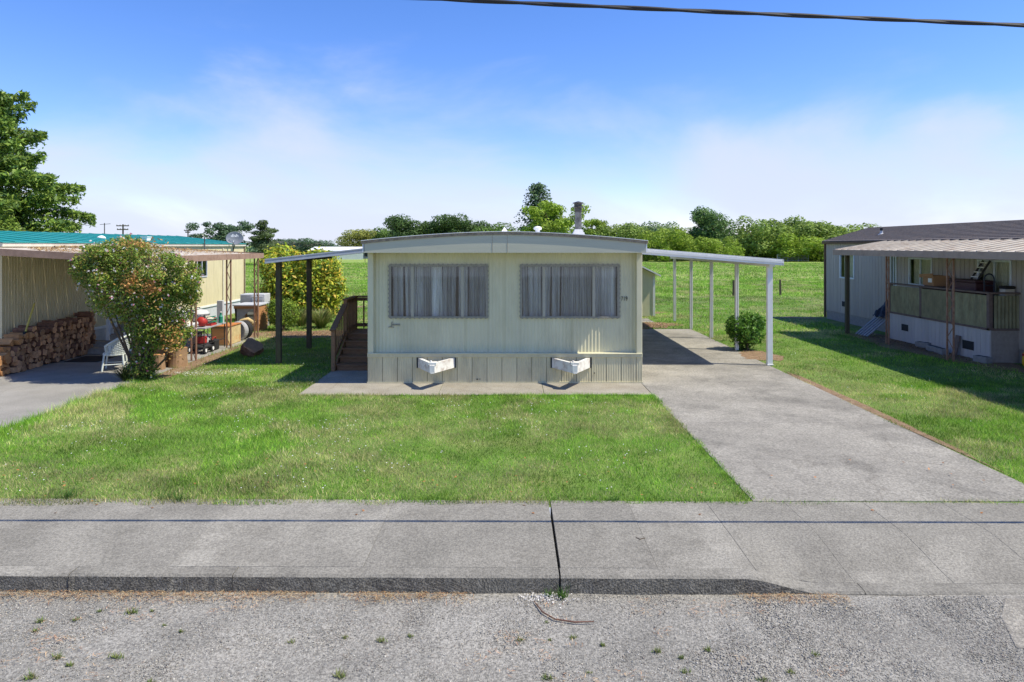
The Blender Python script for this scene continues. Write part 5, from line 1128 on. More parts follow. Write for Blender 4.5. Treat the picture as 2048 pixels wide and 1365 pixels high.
MB().tube([(-8.35, 15.3, 0), (-8.3, 15.28, 0.5), (-8.4, 15.3, 1.1), (-8.25, 15.3, 1.7)], [0.08, 0.06, 0.05, 0.03], 8).build('trunk', M['bark'], vt); MB().tube([(-8.25, 15.32, 0), (-8.18, 15.35, 0.6), (-8.0, 15.35, 1.3)], [0.06, 0.05, 0.03], 8).build('trunk', M['bark'], vt)
blades_plant('strap_leaf_clump', (-8.6, 15.2, 0), 120, 0.5, 0.012, [(0.06, 0.1, 0.025), (0.12, 0.14, 0.05), (0.05, 0.09, 0.02)], 'dark strap leaved clump at the foot of the flowering vine', 'plant', 15, up=0.5)
blades_plant('strap_leaf_clump', (-8.22, 15.25, 0), 80, 0.42, 0.012, [(0.06, 0.1, 0.025), (0.12, 0.14, 0.05)], 'smaller strap leaved clump right of the vine trunk', 'plant', 16, up=0.5)
leafy('potted_shrub', (-9.35, 17.2, 0), [(0, 0, 0.35, 0.25, 0.2, 0.25), (0.15, -0.2, 0.2, 0.2, 0.15, 0.15)], 420, 0.07, [(0.05, 0.1, 0.03), (0.06, 0.12, 0.03), (0.2, 0.06, 0.04)], 'low straggly green plant behind the wicker chair', 'plant', 17, stems=4)
# laurel shrubs
leafy('laurel_shrub', (-8.3, 27.3, 0), [(0, 0, 1.2, 1.5, 1.2, 1.2), (-0.9, 0, 2.2, 0.95, 0.8, 0.85), (0.55, -0.1, 2.1, 0.95, 0.85, 0.8), (1.0, -0.2, 1.25, 0.75, 0.7, 0.85), (-1.0, -0.1, 1.1, 0.7, 0.8, 0.9), (0.9, -0.4, 0.5, 0.6, 0.5, 0.45)], 13000, 0.19, [(0.34, 0.44, 0.045), (0.52, 0.56, 0.06), (0.66, 0.60, 0.07), (0.20, 0.31, 0.04), (0.12, 0.21, 0.035), (0.62, 0.45, 0.07), (0.42, 0.5, 0.05)], 'large yellow green laurel shrub behind the porch posts', 'shrub', 51, stems=9, aspect=0.4, shell=0.28)
leafy('round_bush', (-8.15, 24.3, 0), [(0, 0, 0.6, 0.62, 0.55, 0.55), (-0.25, 0, 0.8, 0.35, 0.35, 0.35)], 3200, 0.085, [(0.19, 0.30, 0.035), (0.26, 0.36, 0.045), (0.1, 0.18, 0.03)], 'small rounded green bush in front of the laurel', 'bush', 52, stems=5)
blades_plant('tall_grass_clump', (-7.0, 25.0, 0), 420, 1.0, 0.014, [(0.24, 0.28, 0.08), (0.34, 0.31, 0.14), (0.14, 0.21, 0.05)], 'tall pale grass clump right of the rounded bush', 'grass clump', 53, up=0.75)
blades_plant('tall_grass_clump', (-7.9, 25.6, 0), 260, 0.95, 0.014, [(0.24, 0.28, 0.08), (0.36, 0.31, 0.15), (0.14, 0.21, 0.05)], 'tall grass clump directly behind the rounded bush', 'grass clump', 54, up=0.8)
blades_plant('young_banana_plant', (-10.2, 27.6, 0.6), 16, 1.2, 0.11, [(0.16, 0.26, 0.03), (0.2, 0.3, 0.04)], 'broad leaved bright plant at the corner of the yellow home', 'plant', 55, up=0.5)
leafy('rhododendron_bush', (6.78, 19.75, 0), [(0, 0, 0.55, 0.55, 0.5, 0.52), (-0.28, -0.05, 0.65, 0.35, 0.35, 0.35), (0.2, 0.0, 0.8, 0.35, 0.3, 0.28)], 2300, 0.13, [(0.11, 0.25, 0.035), (0.16, 0.32, 0.045), (0.06, 0.15, 0.028)], 'glossy green bush beside the carport post', 'bush', 56, stems=6, aspect=0.36, up=0.2)

# ------------------------------------------------------------------ trees
def tree_crown(kind, seed):
    """unit tree: height 1, crown radius about 0.5"""
    r = np.random.default_rng(seed); pts = []; nrm = []
    if kind == 'fir':
        n = 5200; a0_ = r.uniform(0, 1); z = 0.12 + 0.88 * r.beta(1.1, 1.1, n); wh = np.floor(z * 15 + a0_); a = r.uniform(0, 6.283, n)
        lay = 0.4 + 0.6 * (np.sin(wh * 12.9 + 3 * np.sin(a * 3 + wh)) * 0.5 + 0.5)
        rad = 0.46 * np.clip(1.12 - z, 0, 1) ** 0.55 * lay * np.sqrt(r.random(n)) * (1 + 0.3 * np.sin(5 * a + wh * 2)); zz = z - rad * 0.25 + r.normal(0, 0.008, n)
        p = np.stack([rad * np.cos(a), rad * np.sin(a), zz], 1); d = np.stack([0.4 * np.cos(a), 0.4 * np.sin(a), np.ones(n)], 1)
        size = 0.042
    elif kind == 'cypress':
        cl = []
        for k in range(13):
            z = 0.25 + 0.7 * k / 12; a = r.uniform(0, 6.28); q = 0.36 * (1 - 0.62 * (k / 12)); cl.append((q * math.cos(a) * 0.75, q * math.sin(a) * 0.75, z, 0.23 * (1.15 - 0.6 * k / 12), 0.23 * (1.15 - 0.6 * k / 12), 0.055))
        cl += [(0, 0, 0.45, 0.3, 0.3, 0.15), (0, 0, 0.7, 0.18, 0.18, 0.14)]
        p, d, _ = cloud(r, cl, 8500, 0.3); size = 0.04
    elif kind == 'airy':
        cl = [(r.normal(0, 0.19), r.normal(0, 0.19), r.uniform(0.32, 0.88), r.uniform(0.09, 0.17), r.uniform(0.09, 0.17), r.uniform(0.06, 0.1)) for _ in range(34)] + [(0, 0, 0.45, 0.34, 0.34, 0.24)]
        p, d, _ = cloud(r, cl, 10500, 0.35); size = 0.038
    elif kind == 'round':
        cl = [(0, 0, 0.55, 0.36, 0.36, 0.36)] + [(0.3 * math.cos(a) * s, 0.3 * math.sin(a) * s, 0.55 + 0.3 * e, 0.2, 0.2, 0.17) for a, s, e in [(r.uniform(0, 6.28), r.uniform(0.5, 1), r.uniform(-1, 1)) for _ in range(13)]]
        p, d, _ = cloud(r, cl, 8500, 0.2); size = 0.042
    else:                                         # mound: willow scrub that reaches the ground
        cl = [(r.normal(0, 0.27), r.normal(0, 0.22), r.uniform(0.12, 0.72), r.uniform(0.13, 0.24), r.uniform(0.13, 0.24), r.uniform(0.12, 0.24)) for _ in range(20)] + [(0, 0, 0.3, 0.42, 0.36, 0.32)]
        p, d, _ = cloud(r, cl, 9500, 0.2); size = 0.042
    n = len(p)
    nr = d * 0.8 + r.normal(0, 0.5, (n, 3)) + np.array([0, 0, 0.25])
    col = palette(r, n, [(0.9, 0.9, 0.9), (1.1, 1.1, 1.0), (0.7, 0.75, 0.7), (1.0, 0.95, 0.8)], 0.2)
    cl_ = 0.72 + 0.56 * vnoise(p[:, 0] * 3 + p[:, 1] * 2, p[:, 2] * 3, 3.0, seed); col = np.clip(col * cl_[:, None], 0.1, 1.7)
    return leaf_mesh('crown', p, nr, size * r.uniform(0.6, 1.4, n), col, M['tree_leaf'], 0.6, 0.05, r)
def trunk_mesh(seed, h0=0.62, r0=0.03):
    rr = random.Random(seed); mb = MB(); mb.tube([(0, 0, -0.05), (rr.uniform(-.01, .01), 0, 0.2), (rr.uniform(-.03, .03), rr.uniform(-.02, .02), h0)], [r0, r0 * 0.75, r0 * 0.3], 7)
    for k in range(7):
        a = rr.uniform(0, 6.28); z = rr.uniform(0.2, 0.5); mb.tube([(0, 0, z), (0.12 * math.cos(a), 0.12 * math.sin(a), z + 0.12), (0.28 * math.cos(a), 0.28 * math.sin(a), z + 0.25)], [r0 * 0.5, r0 * 0.35, r0 * 0.12], 5)
    return mb.mesh('trunk', M['bark'])
CR = {k: [tree_crown(k, 300 + 10 * i + j) for j in range(n)] for i, (k, n) in enumerate((('fir', 1), ('cypress', 1), ('airy', 2), ('round', 2), ('mound', 3)))}
TR = [trunk_mesh(s) for s in range(3)]
def tree(px, ytop, hw, Y, kind, tint, label, seed, grp=None, ybase=None, zb=-0.3, name='tree'):
    x = (px - 1024) / FPX * Y; top = CH + (HOR - ytop) * Y / FPX; h = (top - zb) * (1.06 if kind == 'mound' else 1.0); w = hw * Y / FPX * 2 * {'airy': 1.35, 'round': 1.28, 'mound': 1.3}.get(kind, 1.1)
    t = thing(name, (x, Y, zb), label, 'tree', grp); rr = random.Random(seed)
    c = bpy.data.objects.new('crown', CR[kind][seed % len(CR[kind])]); COL.objects.link(c); c.parent = t; c.scale = (w, w, h); c.rotation_euler = (0, 0, rr.uniform(0, 6.28)); c.color = (*tint, 1)
    k = bpy.data.objects.new('trunk', TR[seed % 3]); COL.objects.link(k); k.parent = t; k.scale = (min(w, h) , min(w, h), h); k.rotation_euler = (0, 0, rr.uniform(0, 6.28))
    return t
DK = (0.11, 0.19, 0.055); MD = (0.17, 0.28, 0.06); BR = (0.34, 0.48, 0.06); YL = (0.36, 0.39, 0.09); BL = (0.125, 0.205, 0.11); WI = (0.29, 0.41, 0.085)
TL = [
 (447, 434, 42, 120, 'airy', BL, 'blue green broken crowned tree behind the satellite dish'),
 (532, 441, 40, 115, 'cypress', (0.13, 0.18, 0.07), 'flat layered dark cypress behind the laurel shrub'),
 (608, 472, 34, 190, 'mound', BL, 'low bluish tree right of the cypress'),
 (650, 478, 30, 195, 'mound', BL, 'low bluish scrub tree above the white barn end'),
 (572, 474, 30, 200, 'round', BL, 'small distant tree just right of the cypress foot'),
 (709, 459, 36, 180, 'round', YL, 'pale yellowish tree above the white barn'),
 (766, 457, 26, 185, 'round', MD, 'low green tree left of the dark clump above the roof'),
 (820, 431, 42, 175, 'round', DK, 'dark round tree, leftmost tall one above the home roof'),
 (868, 435, 40, 178, 'round', DK, 'dark round tree, second of the dark clump above the roof'),
 (908, 429, 40, 176, 'round', DK, 'dark round tree, tallest in the middle of the dark clump'),
 (943, 433, 36, 178, 'round', DK, 'dark round tree, right end of the dark clump'),
 (1003, 438, 42, 172, 'mound', MD, 'mid green mounded tree left of the tall fir'),
 (1076, 366, 58, 150, 'fir', (0.14, 0.22, 0.11), 'tall dark fir rising above the middle of the home'),
 (1045, 455, 30, 140, 'mound', BR, 'low bright green tree at the foot of the fir'),
 (1102, 392, 56, 125, 'airy', BR, 'bright light green tree in front of the fir'),
 (1186, 430, 24, 150, 'airy', BR, 'small bright tree just right of the chimney'),
 (1228, 438, 48, 150, 'mound', WI, 'willow scrub right of the chimney'),
 (1290, 436, 44, 155, 'mound', (0.21, 0.32, 0.12), 'feathery green scrub above the right roof corner'),
 (1340, 436, 42, 160, 'mound', (0.21, 0.32, 0.12), 'feathery green scrub between the roof corner and the tall round tree'),
 (1326, 448, 40, 138, 'mound', BR, 'bright yellow green bush tree behind the carport roof'),
 (1384, 447, 34, 150, 'mound', WI, 'olive bush left of the tall round tree'),
 (1432, 414, 42, 145, 'round', (0.16, 0.28, 0.08), 'tall round headed tree standing clear above the treeline'),
 (1428, 468, 34, 132, 'mound', BR, 'small bright bush below the tall round headed tree'),
 (1478, 462, 34, 150, 'mound', MD, 'dark green scrub right of the round headed tree'),
 (1513, 434, 46, 142, 'mound', WI, 'large willow mound, leftmost of the right hand thicket'),
 (1552, 424, 50, 146, 'mound', WI, 'highest willow mound of the right hand thicket'),
 (1606, 436, 52, 150, 'mound', (0.21, 0.31, 0.08), 'darker willow mound behind the metal gate'),
 (1582, 462, 46, 138, 'mound', BR, 'bright willow mound just above the metal gate'),
 (1655, 436, 58, 146, 'mound', WI, 'willow mound behind the corner of the grey home'),
 (1705, 440, 56, 148, 'mound', WI, 'willow mound above the far end of the shingle roof'),
 (1765, 452, 50, 150, 'airy', MD, 'thin topped tree peeking over the shingle roof'),
 (790, 449, 40, 190, 'mound', MD, 'green scrub tree behind the dark clump, left side'),
 (970, 446, 40, 190, 'mound', MD, 'green scrub tree between dark clump and fir'),
 (1150, 446, 42, 165, 'mound', WI, 'willow scrub directly behind the chimney'),
 (1262, 444, 44, 170, 'mound', WI, 'willow scrub behind the right half of the roof'),
 (1410, 456, 40, 162, 'mound', WI, 'willow scrub filling the gap before the round headed tree'),
 (1468, 448, 42, 165, 'mound', (0.21, 0.32, 0.12), 'pale scrub behind the gap right of the round headed tree'),
 (1640, 470, 40, 136, 'mound', BR, 'bright bush left of the grey home corner'),
]
for i, a in enumerate(TL): tree(*a, seed=i, grp='trees beyond the pasture')
r_ = np.random.default_rng(8)
P_, N_, C_ = [], [], []
cl = []
for k in range(150):                                     # far hedge line that closes the horizon
    x = -330 + 660 * k / 149 + r_.normal(0, 2); y = 235 + r_.normal(0, 8); h = r_.uniform(1.6, 3.2); cl.append((x, y, h * 0.45, 5.5, 4, h))
p, d, _ = cloud(r_, cl, 42000, 0.25)
o = link_mesh('far_hedge_line', leaf_mesh('far_hedge_line', p, d + r_.normal(0, 0.4, (len(p), 3)), 0.9 * r_.uniform(0.6, 1.4, len(p)), palette(r_, len(p), [(0.12, 0.20, 0.10), (0.15, 0.23, 0.10), (0.12, 0.18, 0.11)]), M['leaf'], 0.7, 0.05, r_)); tag(o, 'far low line of trees along the horizon', 'trees', kind='stuff')
o = tag(link_mesh('tree_row_understory', leaf_mesh('tree_row_understory', *(lambda q: (q[0], q[1] + r_.normal(0, 0.4, q[1].shape)))(cloud(r_, [((px - 1024) / FPX * 150 + r_.normal(0, 1), 150 + r_.normal(0, 3), 1.0, 3.2, 2.5, r_.uniform(1.2, 2.3)) for px in range(960, 1760, 20)], 22000, 0.25)[:2]), 0.45, palette(r_, 22000, [(0.16, 0.25, 0.06), (0.24, 0.33, 0.07), (0.11, 0.18, 0.055)]), M['leaf'], 0.6, 0.05, r_)), 'scrubby undergrowth filling the foot of the treeline', 'undergrowth', kind='stuff')

# big redwood on the left
rw = thing('redwood_tree', (-31.0, 41, 0), 'tall feathery redwood on the left edge behind the teal roof', 'tree')
r = np.random.default_rng(91); p = []; d = []; tb = MB()
base = np.array([-31.0, 41, 0]); H = 12.4
tb.tube([(-31, 41, -0.2), (-31, 41, 5), (-31, 41, H)], [0.5, 0.3, 0.04], 9)
for k in range(135):
    z = 1.6 + (H - 1.9) * (k / 135) ** 0.9; a = r.uniform(0, 6.283); Lb = (0.9 + 6.0 * (1 - z / H) ** 0.7) * r.uniform(0.35, 1.18); rise = r.uniform(-0.15, 0.4)
    dirv = np.array([math.cos(a), math.sin(a), rise]); side = np.array([-math.sin(a), math.cos(a), 0])
    e = base + np.array([0, 0, z]) + dirv * Lb + np.array([0, 0, -0.02 * Lb * Lb]); tb.tube([tuple(base + np.array([0, 0, z])), tuple(base + np.array([0, 0, z]) + dirv * Lb * 0.5), tuple(e)], [0.06, 0.04, 0.012], 5)
    m = int(150 * Lb); t_ = r.beta(1.7, 1.0, m); sp = (0.16 + 0.30 * np.sin(np.pi * np.clip(t_ * 0.85 + 0.1, 0, 1))) * (0.35 + 0.12 * Lb)
    q = base + np.array([0, 0, z]) + dirv * (Lb * t_)[:, None] + side * (r.normal(0, 1, m) * sp)[:, None] + np.stack([np.zeros(m), np.zeros(m), -0.02 * (Lb * t_) ** 2 - np.abs(r.normal(0, 0.30, m)) + 0.1], 1)
    p.append(q); d.append(np.tile([0.25, -0.25, 0.6], (m, 1)) + r.normal(0, 0.7, (m, 3)))
p = np.concatenate(p); d = np.concatenate(d); n = len(p)
clump = 0.7 + 0.6 * vnoise(p[:, 0] * 1.2 + p[:, 1], p[:, 2] * 1.5, 0.9, 5)
link_mesh('crown', leaf_mesh('crown', p - base, d, 0.30 * r.uniform(0.6, 1.4, n), palette(r, n, [(0.14, 0.24, 0.04), (0.21, 0.32, 0.05), (0.09, 0.175, 0.045), (0.27, 0.37, 0.065)]) * clump[:, None], M['leaf'], 0.34, 0.05, r), rw)
tb.build('trunk', M['bark'], rw)
leafy('broadleaf_tree', (-28.3, 37.5, 0), [(0, 0, 3.4, 1.3, 1.2, 1.6), (0.6, 0, 2.6, 1.1, 1, 1.2), (-0.8, 0, 4.6, 1.3, 1, 1.1), (-1.5, 0, 3.4, 1.4, 1.2, 1.6)], 7000, 0.17, [(0.22, 0.33, 0.05), (0.28, 0.38, 0.06), (0.15, 0.23, 0.045)], 'pale green broadleaf tree in front of the redwood', 'tree', 92, part='crown', stems=5)
for x_, y_, lab, sd in ((-25.2, 44, 'low green bush right of the redwood foot', 1), (-22.0, 46, 'small green bush peeking over the teal ridge', 2)):
    leafy('garden_bush', (x_, y_, 0), [(0, 0, 1.9, 2.2, 1.4, 1.6), (0.8, 0, 2.3, 1.2, 1, 1.15)], 4200, 0.2, [(0.18, 0.28, 0.045), (0.13, 0.21, 0.04), (0.24, 0.31, 0.06)], lab, 'bush', 95 + sd, stems=4)

# ------------------------------------------------------------------ grass, flowers, gravel
def in_rect(x, y, rects):
    m = np.zeros(len(x), bool)
    for (a, b, c, d_) in rects: m |= (x > a) & (x < b) & (y > c) & (y < d_)
    return m
HARD = [(DRV_L, DRV_R, 8, 24.62), (-4.33, 2.84, 13.72, 14.95), (-4.33, -3.1, 14.9, 16.45), (HX0, HX1, 14.9, 27.3), (-20, -8.36, 8, 16.4), (-12.7, -8.26, 16, 23.35), (12.2, 17, 9, 28.4), (-18.5, -12.2, 16.3, 31.4), (3.4, 5.6, 26.8, 28.2), (3.7, 6.1, 28.95, 31.5), (-4.3, -3.1, 16.3, 18.7)]
def dirt_mask(x, y):
    m = np.zeros(len(x))
    for cx, cy, rx_, ry_, sd in DIRT: m = np.maximum(m, 1.25 - (((x - cx) / rx_) ** 2 + ((y - cy) / ry_) ** 2))
    return np.clip(m, 0, 1)
GCOL = np.array([(0.175, 0.365, 0.034), (0.22, 0.41, 0.043), (0.09, 0.235, 0.025), (0.29, 0.45, 0.058)])
DCOL = np.array([(0.48, 0.45, 0.19), (0.38, 0.42, 0.14), (0.55, 0.49, 0.26)])
def blades(name, x0, x1, y0, y1, dens, h, w, label, seed, dry=0.0, mask=True, zf=None, far=None):
    r = np.random.default_rng(seed); n = int((x1 - x0) * (y1 - y0) * dens)
    x = r.uniform(x0, x1, n); y = r.uniform(y0, y1, n)
    vis = np.abs(x) < y * 0.79 + 0.8; x, y = x[vis], y[vis]
    if mask:
        jx = x + 0.26 * (fbm(x, y, 2.6, 2) - 0.46) + r.normal(0, 0.018, len(x)); jy = y + 0.22 * (fbm(x, y, 2.8, 6) - 0.46) + r.normal(0, 0.018, len(x)); k = ~in_rect(jx, jy, HARD) & (jy > back_y(x) - 0.035) & (r.random(len(x)) > dirt_mask(x, y) * 0.85); x, y = x[k], y[k]
    tall = fbm(x, y, 0.55, 31); k = r.random(len(x)) < 0.45 + 0.75 * tall; x, y, tall = x[k], y[k], tall[k]; n = len(x)
    a = r.uniform(0, 6.283, n); ln = np.abs(r.normal(0.75, 0.5, n)); hh = h * r.uniform(0.45, 1.25, n) * (0.6 + 0.85 * tall)
    edge = np.exp(-np.maximum(0, x + 8.36) / 0.35) * (y < 23) * (x > -8.5); hh *= 1 + 1.3 * edge
    s = np.stack([-np.sin(a), np.cos(a), np.zeros(n)], 1) * (w * r.uniform(0.6, 1.3, n))[:, None] / 2
    z = np.full(n, LZ - 0.012) if zf is None else zf(x, y); b = np.stack([x, y, z], 1)
    lean = r.uniform(0, 6.283, n)
    tip = b + np.stack([np.cos(lean) * hh * ln * 0.8, np.sin(lean) * hh * ln * 0.8, hh], 1)
    v = np.stack([b - s, b + s, tip], 1).reshape(-1, 3)
    dr = np.clip((fbm(x, y, 0.8, 61) - 0.50) * 7.0 + dry, 0, 1)
    if mask: dr = np.clip(dr + 0.8 * np.exp(-np.maximum(0, y - back_y(x)) / 0.7) * cf(x, y, 1.3, 8), 0, 1)
    dr = np.clip(dr + 0.55 * np.exp(-((y - 38.8) / 1.6) ** 2) * (fbm(x, y, 0.25, 5) > 0.42), 0, 1)
    isd = r.random(n) < dr * 0.75
    c = GCOL[r.integers(0, 4, n)]; c = np.where(isd[:, None], DCOL[r.integers(0, 3, n)], c) * (0.55 + 0.45 * cf(x, y, 0.5, 77) + 0.50 * cf(x, y, 2.6, 17))[:, None] * r.uniform(0.55, 1.45, n)[:, None]
    o = link_mesh(name, np_mesh(name, v, np.arange(3 * n).reshape(n, 3), M['grass'], np.repeat(c, 3, 0))); return tag(o, label, 'grass', kind='stuff')
blades('lawn_grass', -9.5, 12.5, 7.9, 15.0, 3000, 0.062, 0.0085, 'short mown lawn in front of the home', 1, 0.1)
blades('lawn_grass', -14, 16, 15.0, 24.0, 1000, 0.06, 0.012, 'mown grass beside and behind the carports', 2, 0.05)
blades('lawn_grass', -26, 26, 24.0, 41.0, 260, 0.08, 0.024, 'mown grass behind the homes up to the fence', 3, 0.22)
blades('pasture_grass', -48, 48, 41.0, 62, 150, 0.13, 0.026, 'lush pasture grass beyond the wire fence', 4, -0.1, False, past_z)
blades('pasture_grass', -90, 90, 62, 125, 26, 0.16, 0.06, 'distant pasture grass running to the treeline', 5, -0.05, False, past_z)
ez = lambda x, y: np.full(len(x), -0.004)
def ragged(lo, hi, n):                                    # short stretches so the fringe comes and goes
    e = np.linspace(lo, hi, n + 1); return [(e[i], e[i + 1], random.uniform(-0.02, 0.05)) for i in range(n)]
for i, (u0, u1, d_) in enumerate(ragged(8.08, 13.7, 16)): EDGE = blades('edge_grass', 2.72, DRV_L + 0.02 + d_, u0, u1, 3200, 0.06, 0.008, 'ragged grass creeping over the left driveway edge, stretch %d from the pavement' % (i + 1), 400 + i, 0.15, False, ez)
for i, (u0, u1, d_) in enumerate(ragged(-4.3, 2.8, 18)): blades('edge_grass', u0, u1, 13.62, 13.73 + d_ * 0.8, 3000, 0.06, 0.008, 'ragged grass along the front of the house apron, stretch %d from the left' % (i + 1), 430 + i, 0.2, False, ez)
for i, (u0, u1, d_) in enumerate(ragged(-6.3, 2.75, 24)): blades('edge_grass', u0, u1, 7.93 - d_ * 1.3, 8.12, 3000, 0.055, 0.008, 'ragged grass along the back of the pavement, stretch %d from the left' % (i + 1), 460 + i, 0.35, False, ez)
groups_ = {}
for o in [o for o in COL.objects if o.name.startswith('edge_grass')]:
    groups_.setdefault(o['label'].split(', stretch')[0], []).append(o)
for lab, obs in groups_.items():
    V, C, = [], []
    for o in obs:
        me = o.data; n = len(me.vertices)
        if n == 0: bpy.data.objects.remove(o); continue
        v = np.empty(n * 3, np.float32); me.vertices.foreach_get('co', v); c = np.empty(n * 4, np.float32); me.color_attributes['col'].data.foreach_get('color', c)
        V.append(v.reshape(-1, 3)); C.append(c.reshape(-1, 4)[:, :3]); bpy.data.objects.remove(o)
    V = np.concatenate(V); C = np.concatenate(C)
    tag(link_mesh('edge_grass', np_mesh('edge_grass', V, np.arange(len(V)).reshape(-1, 3), M['grass'], C)), lab, 'grass', kind='stuff')
# daisies
r = np.random.default_rng(12); n = 4200
x = r.uniform(-8.3, 11, n); y = r.uniform(8.2, 20, n)
k = (~in_rect(x, y, HARD)) & (dirt_mask(x, y) < 0.1) & (fbm(x, y, 0.8, 90) > 0.60) & (r.random(n) < np.clip(0.6 - 0.05 * x, 0.1, 0.9) * np.where(x > 6.4, 0.6, 1)); x, y = x[k], y[k]
x = np.concatenate([x, r.normal(-7.4, 0.4, 150), r.normal(-6.5, 0.3, 60)]); y = np.concatenate([y, 15.9 + r.normal(0, 0.14, 150), 16.2 + r.normal(0, 0.13, 60)]); n = len(x)
p = np.stack([x, y, LZ + 0.035 + r.uniform(0, 0.02, n)], 1)
o = link_mesh('daisies', leaf_mesh('daisies', np.repeat(p, 2, 0), np.tile([0, -0.25, 1.0], (2 * n, 1)) + r.normal(0, 0.25, (2 * n, 3)), 0.019, palette(r, 2 * n, [(0.8, 0.8, 0.78)], 0.04), M['leaf'], 1.0, 0, r)); tag(o, 'small white daisies scattered through the lawn', 'daisies', kind='stuff')
# gravel: little faceted stones
def pebbles(name, n, x0, x1, y0, y1, smin, smax, seed, label, dens=None):
    r = np.random.default_rng(seed); x = r.uniform(x0, x1, n); y = y0 + (y1 - y0) * r.random(n)
    k = fbm(x, y, 0.7, 15) + 0.05 * x + 0.3 * r.random(n) > 0.52
    k &= ~((x > 4.2) & (x < 6.6) & (y > 4.4) & (r.random(n) < 0.6)); k &= y < front_y(x) - 0.02
    x, y = x[k], y[k]; n = len(x); s = smin + (smax - smin) * r.beta(1.0, 3.5, n)
    u = np.array([(1, 0, 0), (-1, 0, 0), (0, 1, 0), (0, -1, 0), (0, 0, 1), (0, 0, -1)], float)
    f0 = np.array([(0, 2, 4), (2, 1, 4), (1, 3, 4), (3, 0, 4), (2, 0, 5), (1, 2, 5), (3, 1, 5), (0, 3, 5)])
    a = r.uniform(0, 6.283, n); sc = r.uniform(0.6, 1.25, (n, 6, 1)) * u[None] * np.array([1, 0.8, 0.55])
    sc[:, :, :] += r.normal(0, 0.14, (n, 6, 3)); rx_ = sc[:, :, 0] * np.cos(a)[:, None] - sc[:, :, 1] * np.sin(a)[:, None]; ry_ = sc[:, :, 0] * np.sin(a)[:, None] + sc[:, :, 1] * np.cos(a)[:, None]
    z = GZ - 0.02 + 0.025 * fbm(x, y, 1.2, 21)
    v = np.stack([x[:, None] + rx_ * s[:, None], y[:, None] + ry_ * s[:, None], z[:, None] + (sc[:, :, 2] + 0.15) * s[:, None]], -1).reshape(-1, 3)
    f = (f0[None] + 6 * np.arange(n)[:, None, None]).reshape(-1, 3)
    c = palette(r, n, [(0.235, 0.228, 0.205), (0.265, 0.255, 0.225), (0.175, 0.18, 0.175), (0.31, 0.285, 0.235), (0.38, 0.36, 0.315), (0.23, 0.195, 0.165)], 0.2)
    o = link_mesh(name, np_mesh(name, v, f, M['pebble'], np.repeat(np.clip(c * r.uniform(0.8, 1.35, (n, 1)), 0, 0.7), 6, 0))); return tag(o, label, 'gravel', kind='stuff')
pebbles('loose_gravel', 120000, -5.4, 5.4, 4.1, 6.22, 0.004, 0.0135, 5, 'loose grey gravel on the road shoulder')
# needles and leaves against the kerb
r = np.random.default_rng(23); n = 4200
x = r.uniform(-5.3, 3.0, n); y = front_y(x) - 0.02 - np.abs(r.normal(0, 0.085, n)); k = fbm(x, y * 0 + 3, 1.3, 44) + 0.2 * r.random(n) > 0.60; x, y = x[k], y[k]
o = straw('dry_needles', np.stack([x, y, np.full(len(x), GZ + 0.004)], 1), 0.06, [(0.36, 0.22, 0.11), (0.46, 0.34, 0.2), (0.3, 0.16, 0.085), (0.4, 0.3, 0.17)], 24, lift=0.006, w=0.0025); tag(o, 'dry orange needles drifted along the kerb', 'needles')
n = 420; x = r.uniform(-5.2, 4, n); y = r.uniform(4.2, 6.1, n); c = fbm(x, y, 1.1, 3) > 0.55; x, y = x[c], y[c]; m = len(x); x = np.repeat(x, 9) + r.normal(0, 0.05, 9 * m); y = np.repeat(y, 9) + r.normal(0, 0.03, 9 * m)
o = straw('dry_needles', np.stack([x, y, np.full(len(x), GZ + 0.012)], 1), 0.05, [(0.45, 0.24, 0.13), (0.5, 0.35, 0.2)], 25, lift=0.004, w=0.0022); tag(o, 'scattered tan needles among the gravel', 'needles')
n = 70; x = r.uniform(-7, 6, n); y = r.uniform(7.6, 9.6, n); p = np.stack([x, y, np.where(y < back_y(x), 0.006, 0.03)], 1)
o = link_mesh('fallen_leaves', leaf_mesh('fallen_leaves', p, np.tile([0, 0, 1.0], (n, 1)) + r.normal(0, 0.2, (n, 3)), 0.045, palette(r, n, [(0.5, 0.22, 0.08), (0.4, 0.18, 0.07)]), M['leaf'], 0.6, 0.08, r)); tag(o, 'few fallen orange leaves on lawn edge and pavement', 'leaves', kind='stuff')
for cx, cy, rx_, ry_, nn, lab in ((-6.9, 23.2, 2.1, 1.0, 1500, 'dry mulch scattered over bare soil behind the porch posts'), (4.6, 25.7, 1.7, 1.0, 1500, 'dry mulch at the far end of the driveway'), (11.95, 20.0, 0.55, 2.6, 1300, 'dry grass and litter along the deck skirting')):
    x = cx + rx_ * r.normal(0, 0.5, nn); y = cy + ry_ * r.normal(0, 0.5, nn); k = ~in_rect(x, y, HARD); x, y = x[k], y[k]
    o = straw('mulch', np.stack([x, y, np.full(len(x), 0.008)], 1), 0.11, [(0.36, 0.2, 0.1), (0.24, 0.13, 0.07), (0.45, 0.32, 0.19), (0.16, 0.09, 0.055)], int(nn + cx * 3), lift=0.012, w=0.012); tag(o, lab, 'mulch')
# white pebble spill by the kerb joint
r = np.random.default_rng(31); n = 260; p = np.stack([r.normal(0.28, 0.13, n), 6.08 + r.normal(0, 0.045, n), np.full(n, GZ + 0.012)], 1)
o = link_mesh('white_chips', leaf_mesh('white_chips', p, r.normal(0, 0.6, (n, 3)) + np.array([0, -0.3, 1]), 0.015, palette(r, n, [(0.55, 0.53, 0.5)], 0.15), M['pebble'], 0.8, 0.2, r)); tag(o, 'spill of white stone chips below the kerb joint', 'stone chips', kind='stuff')
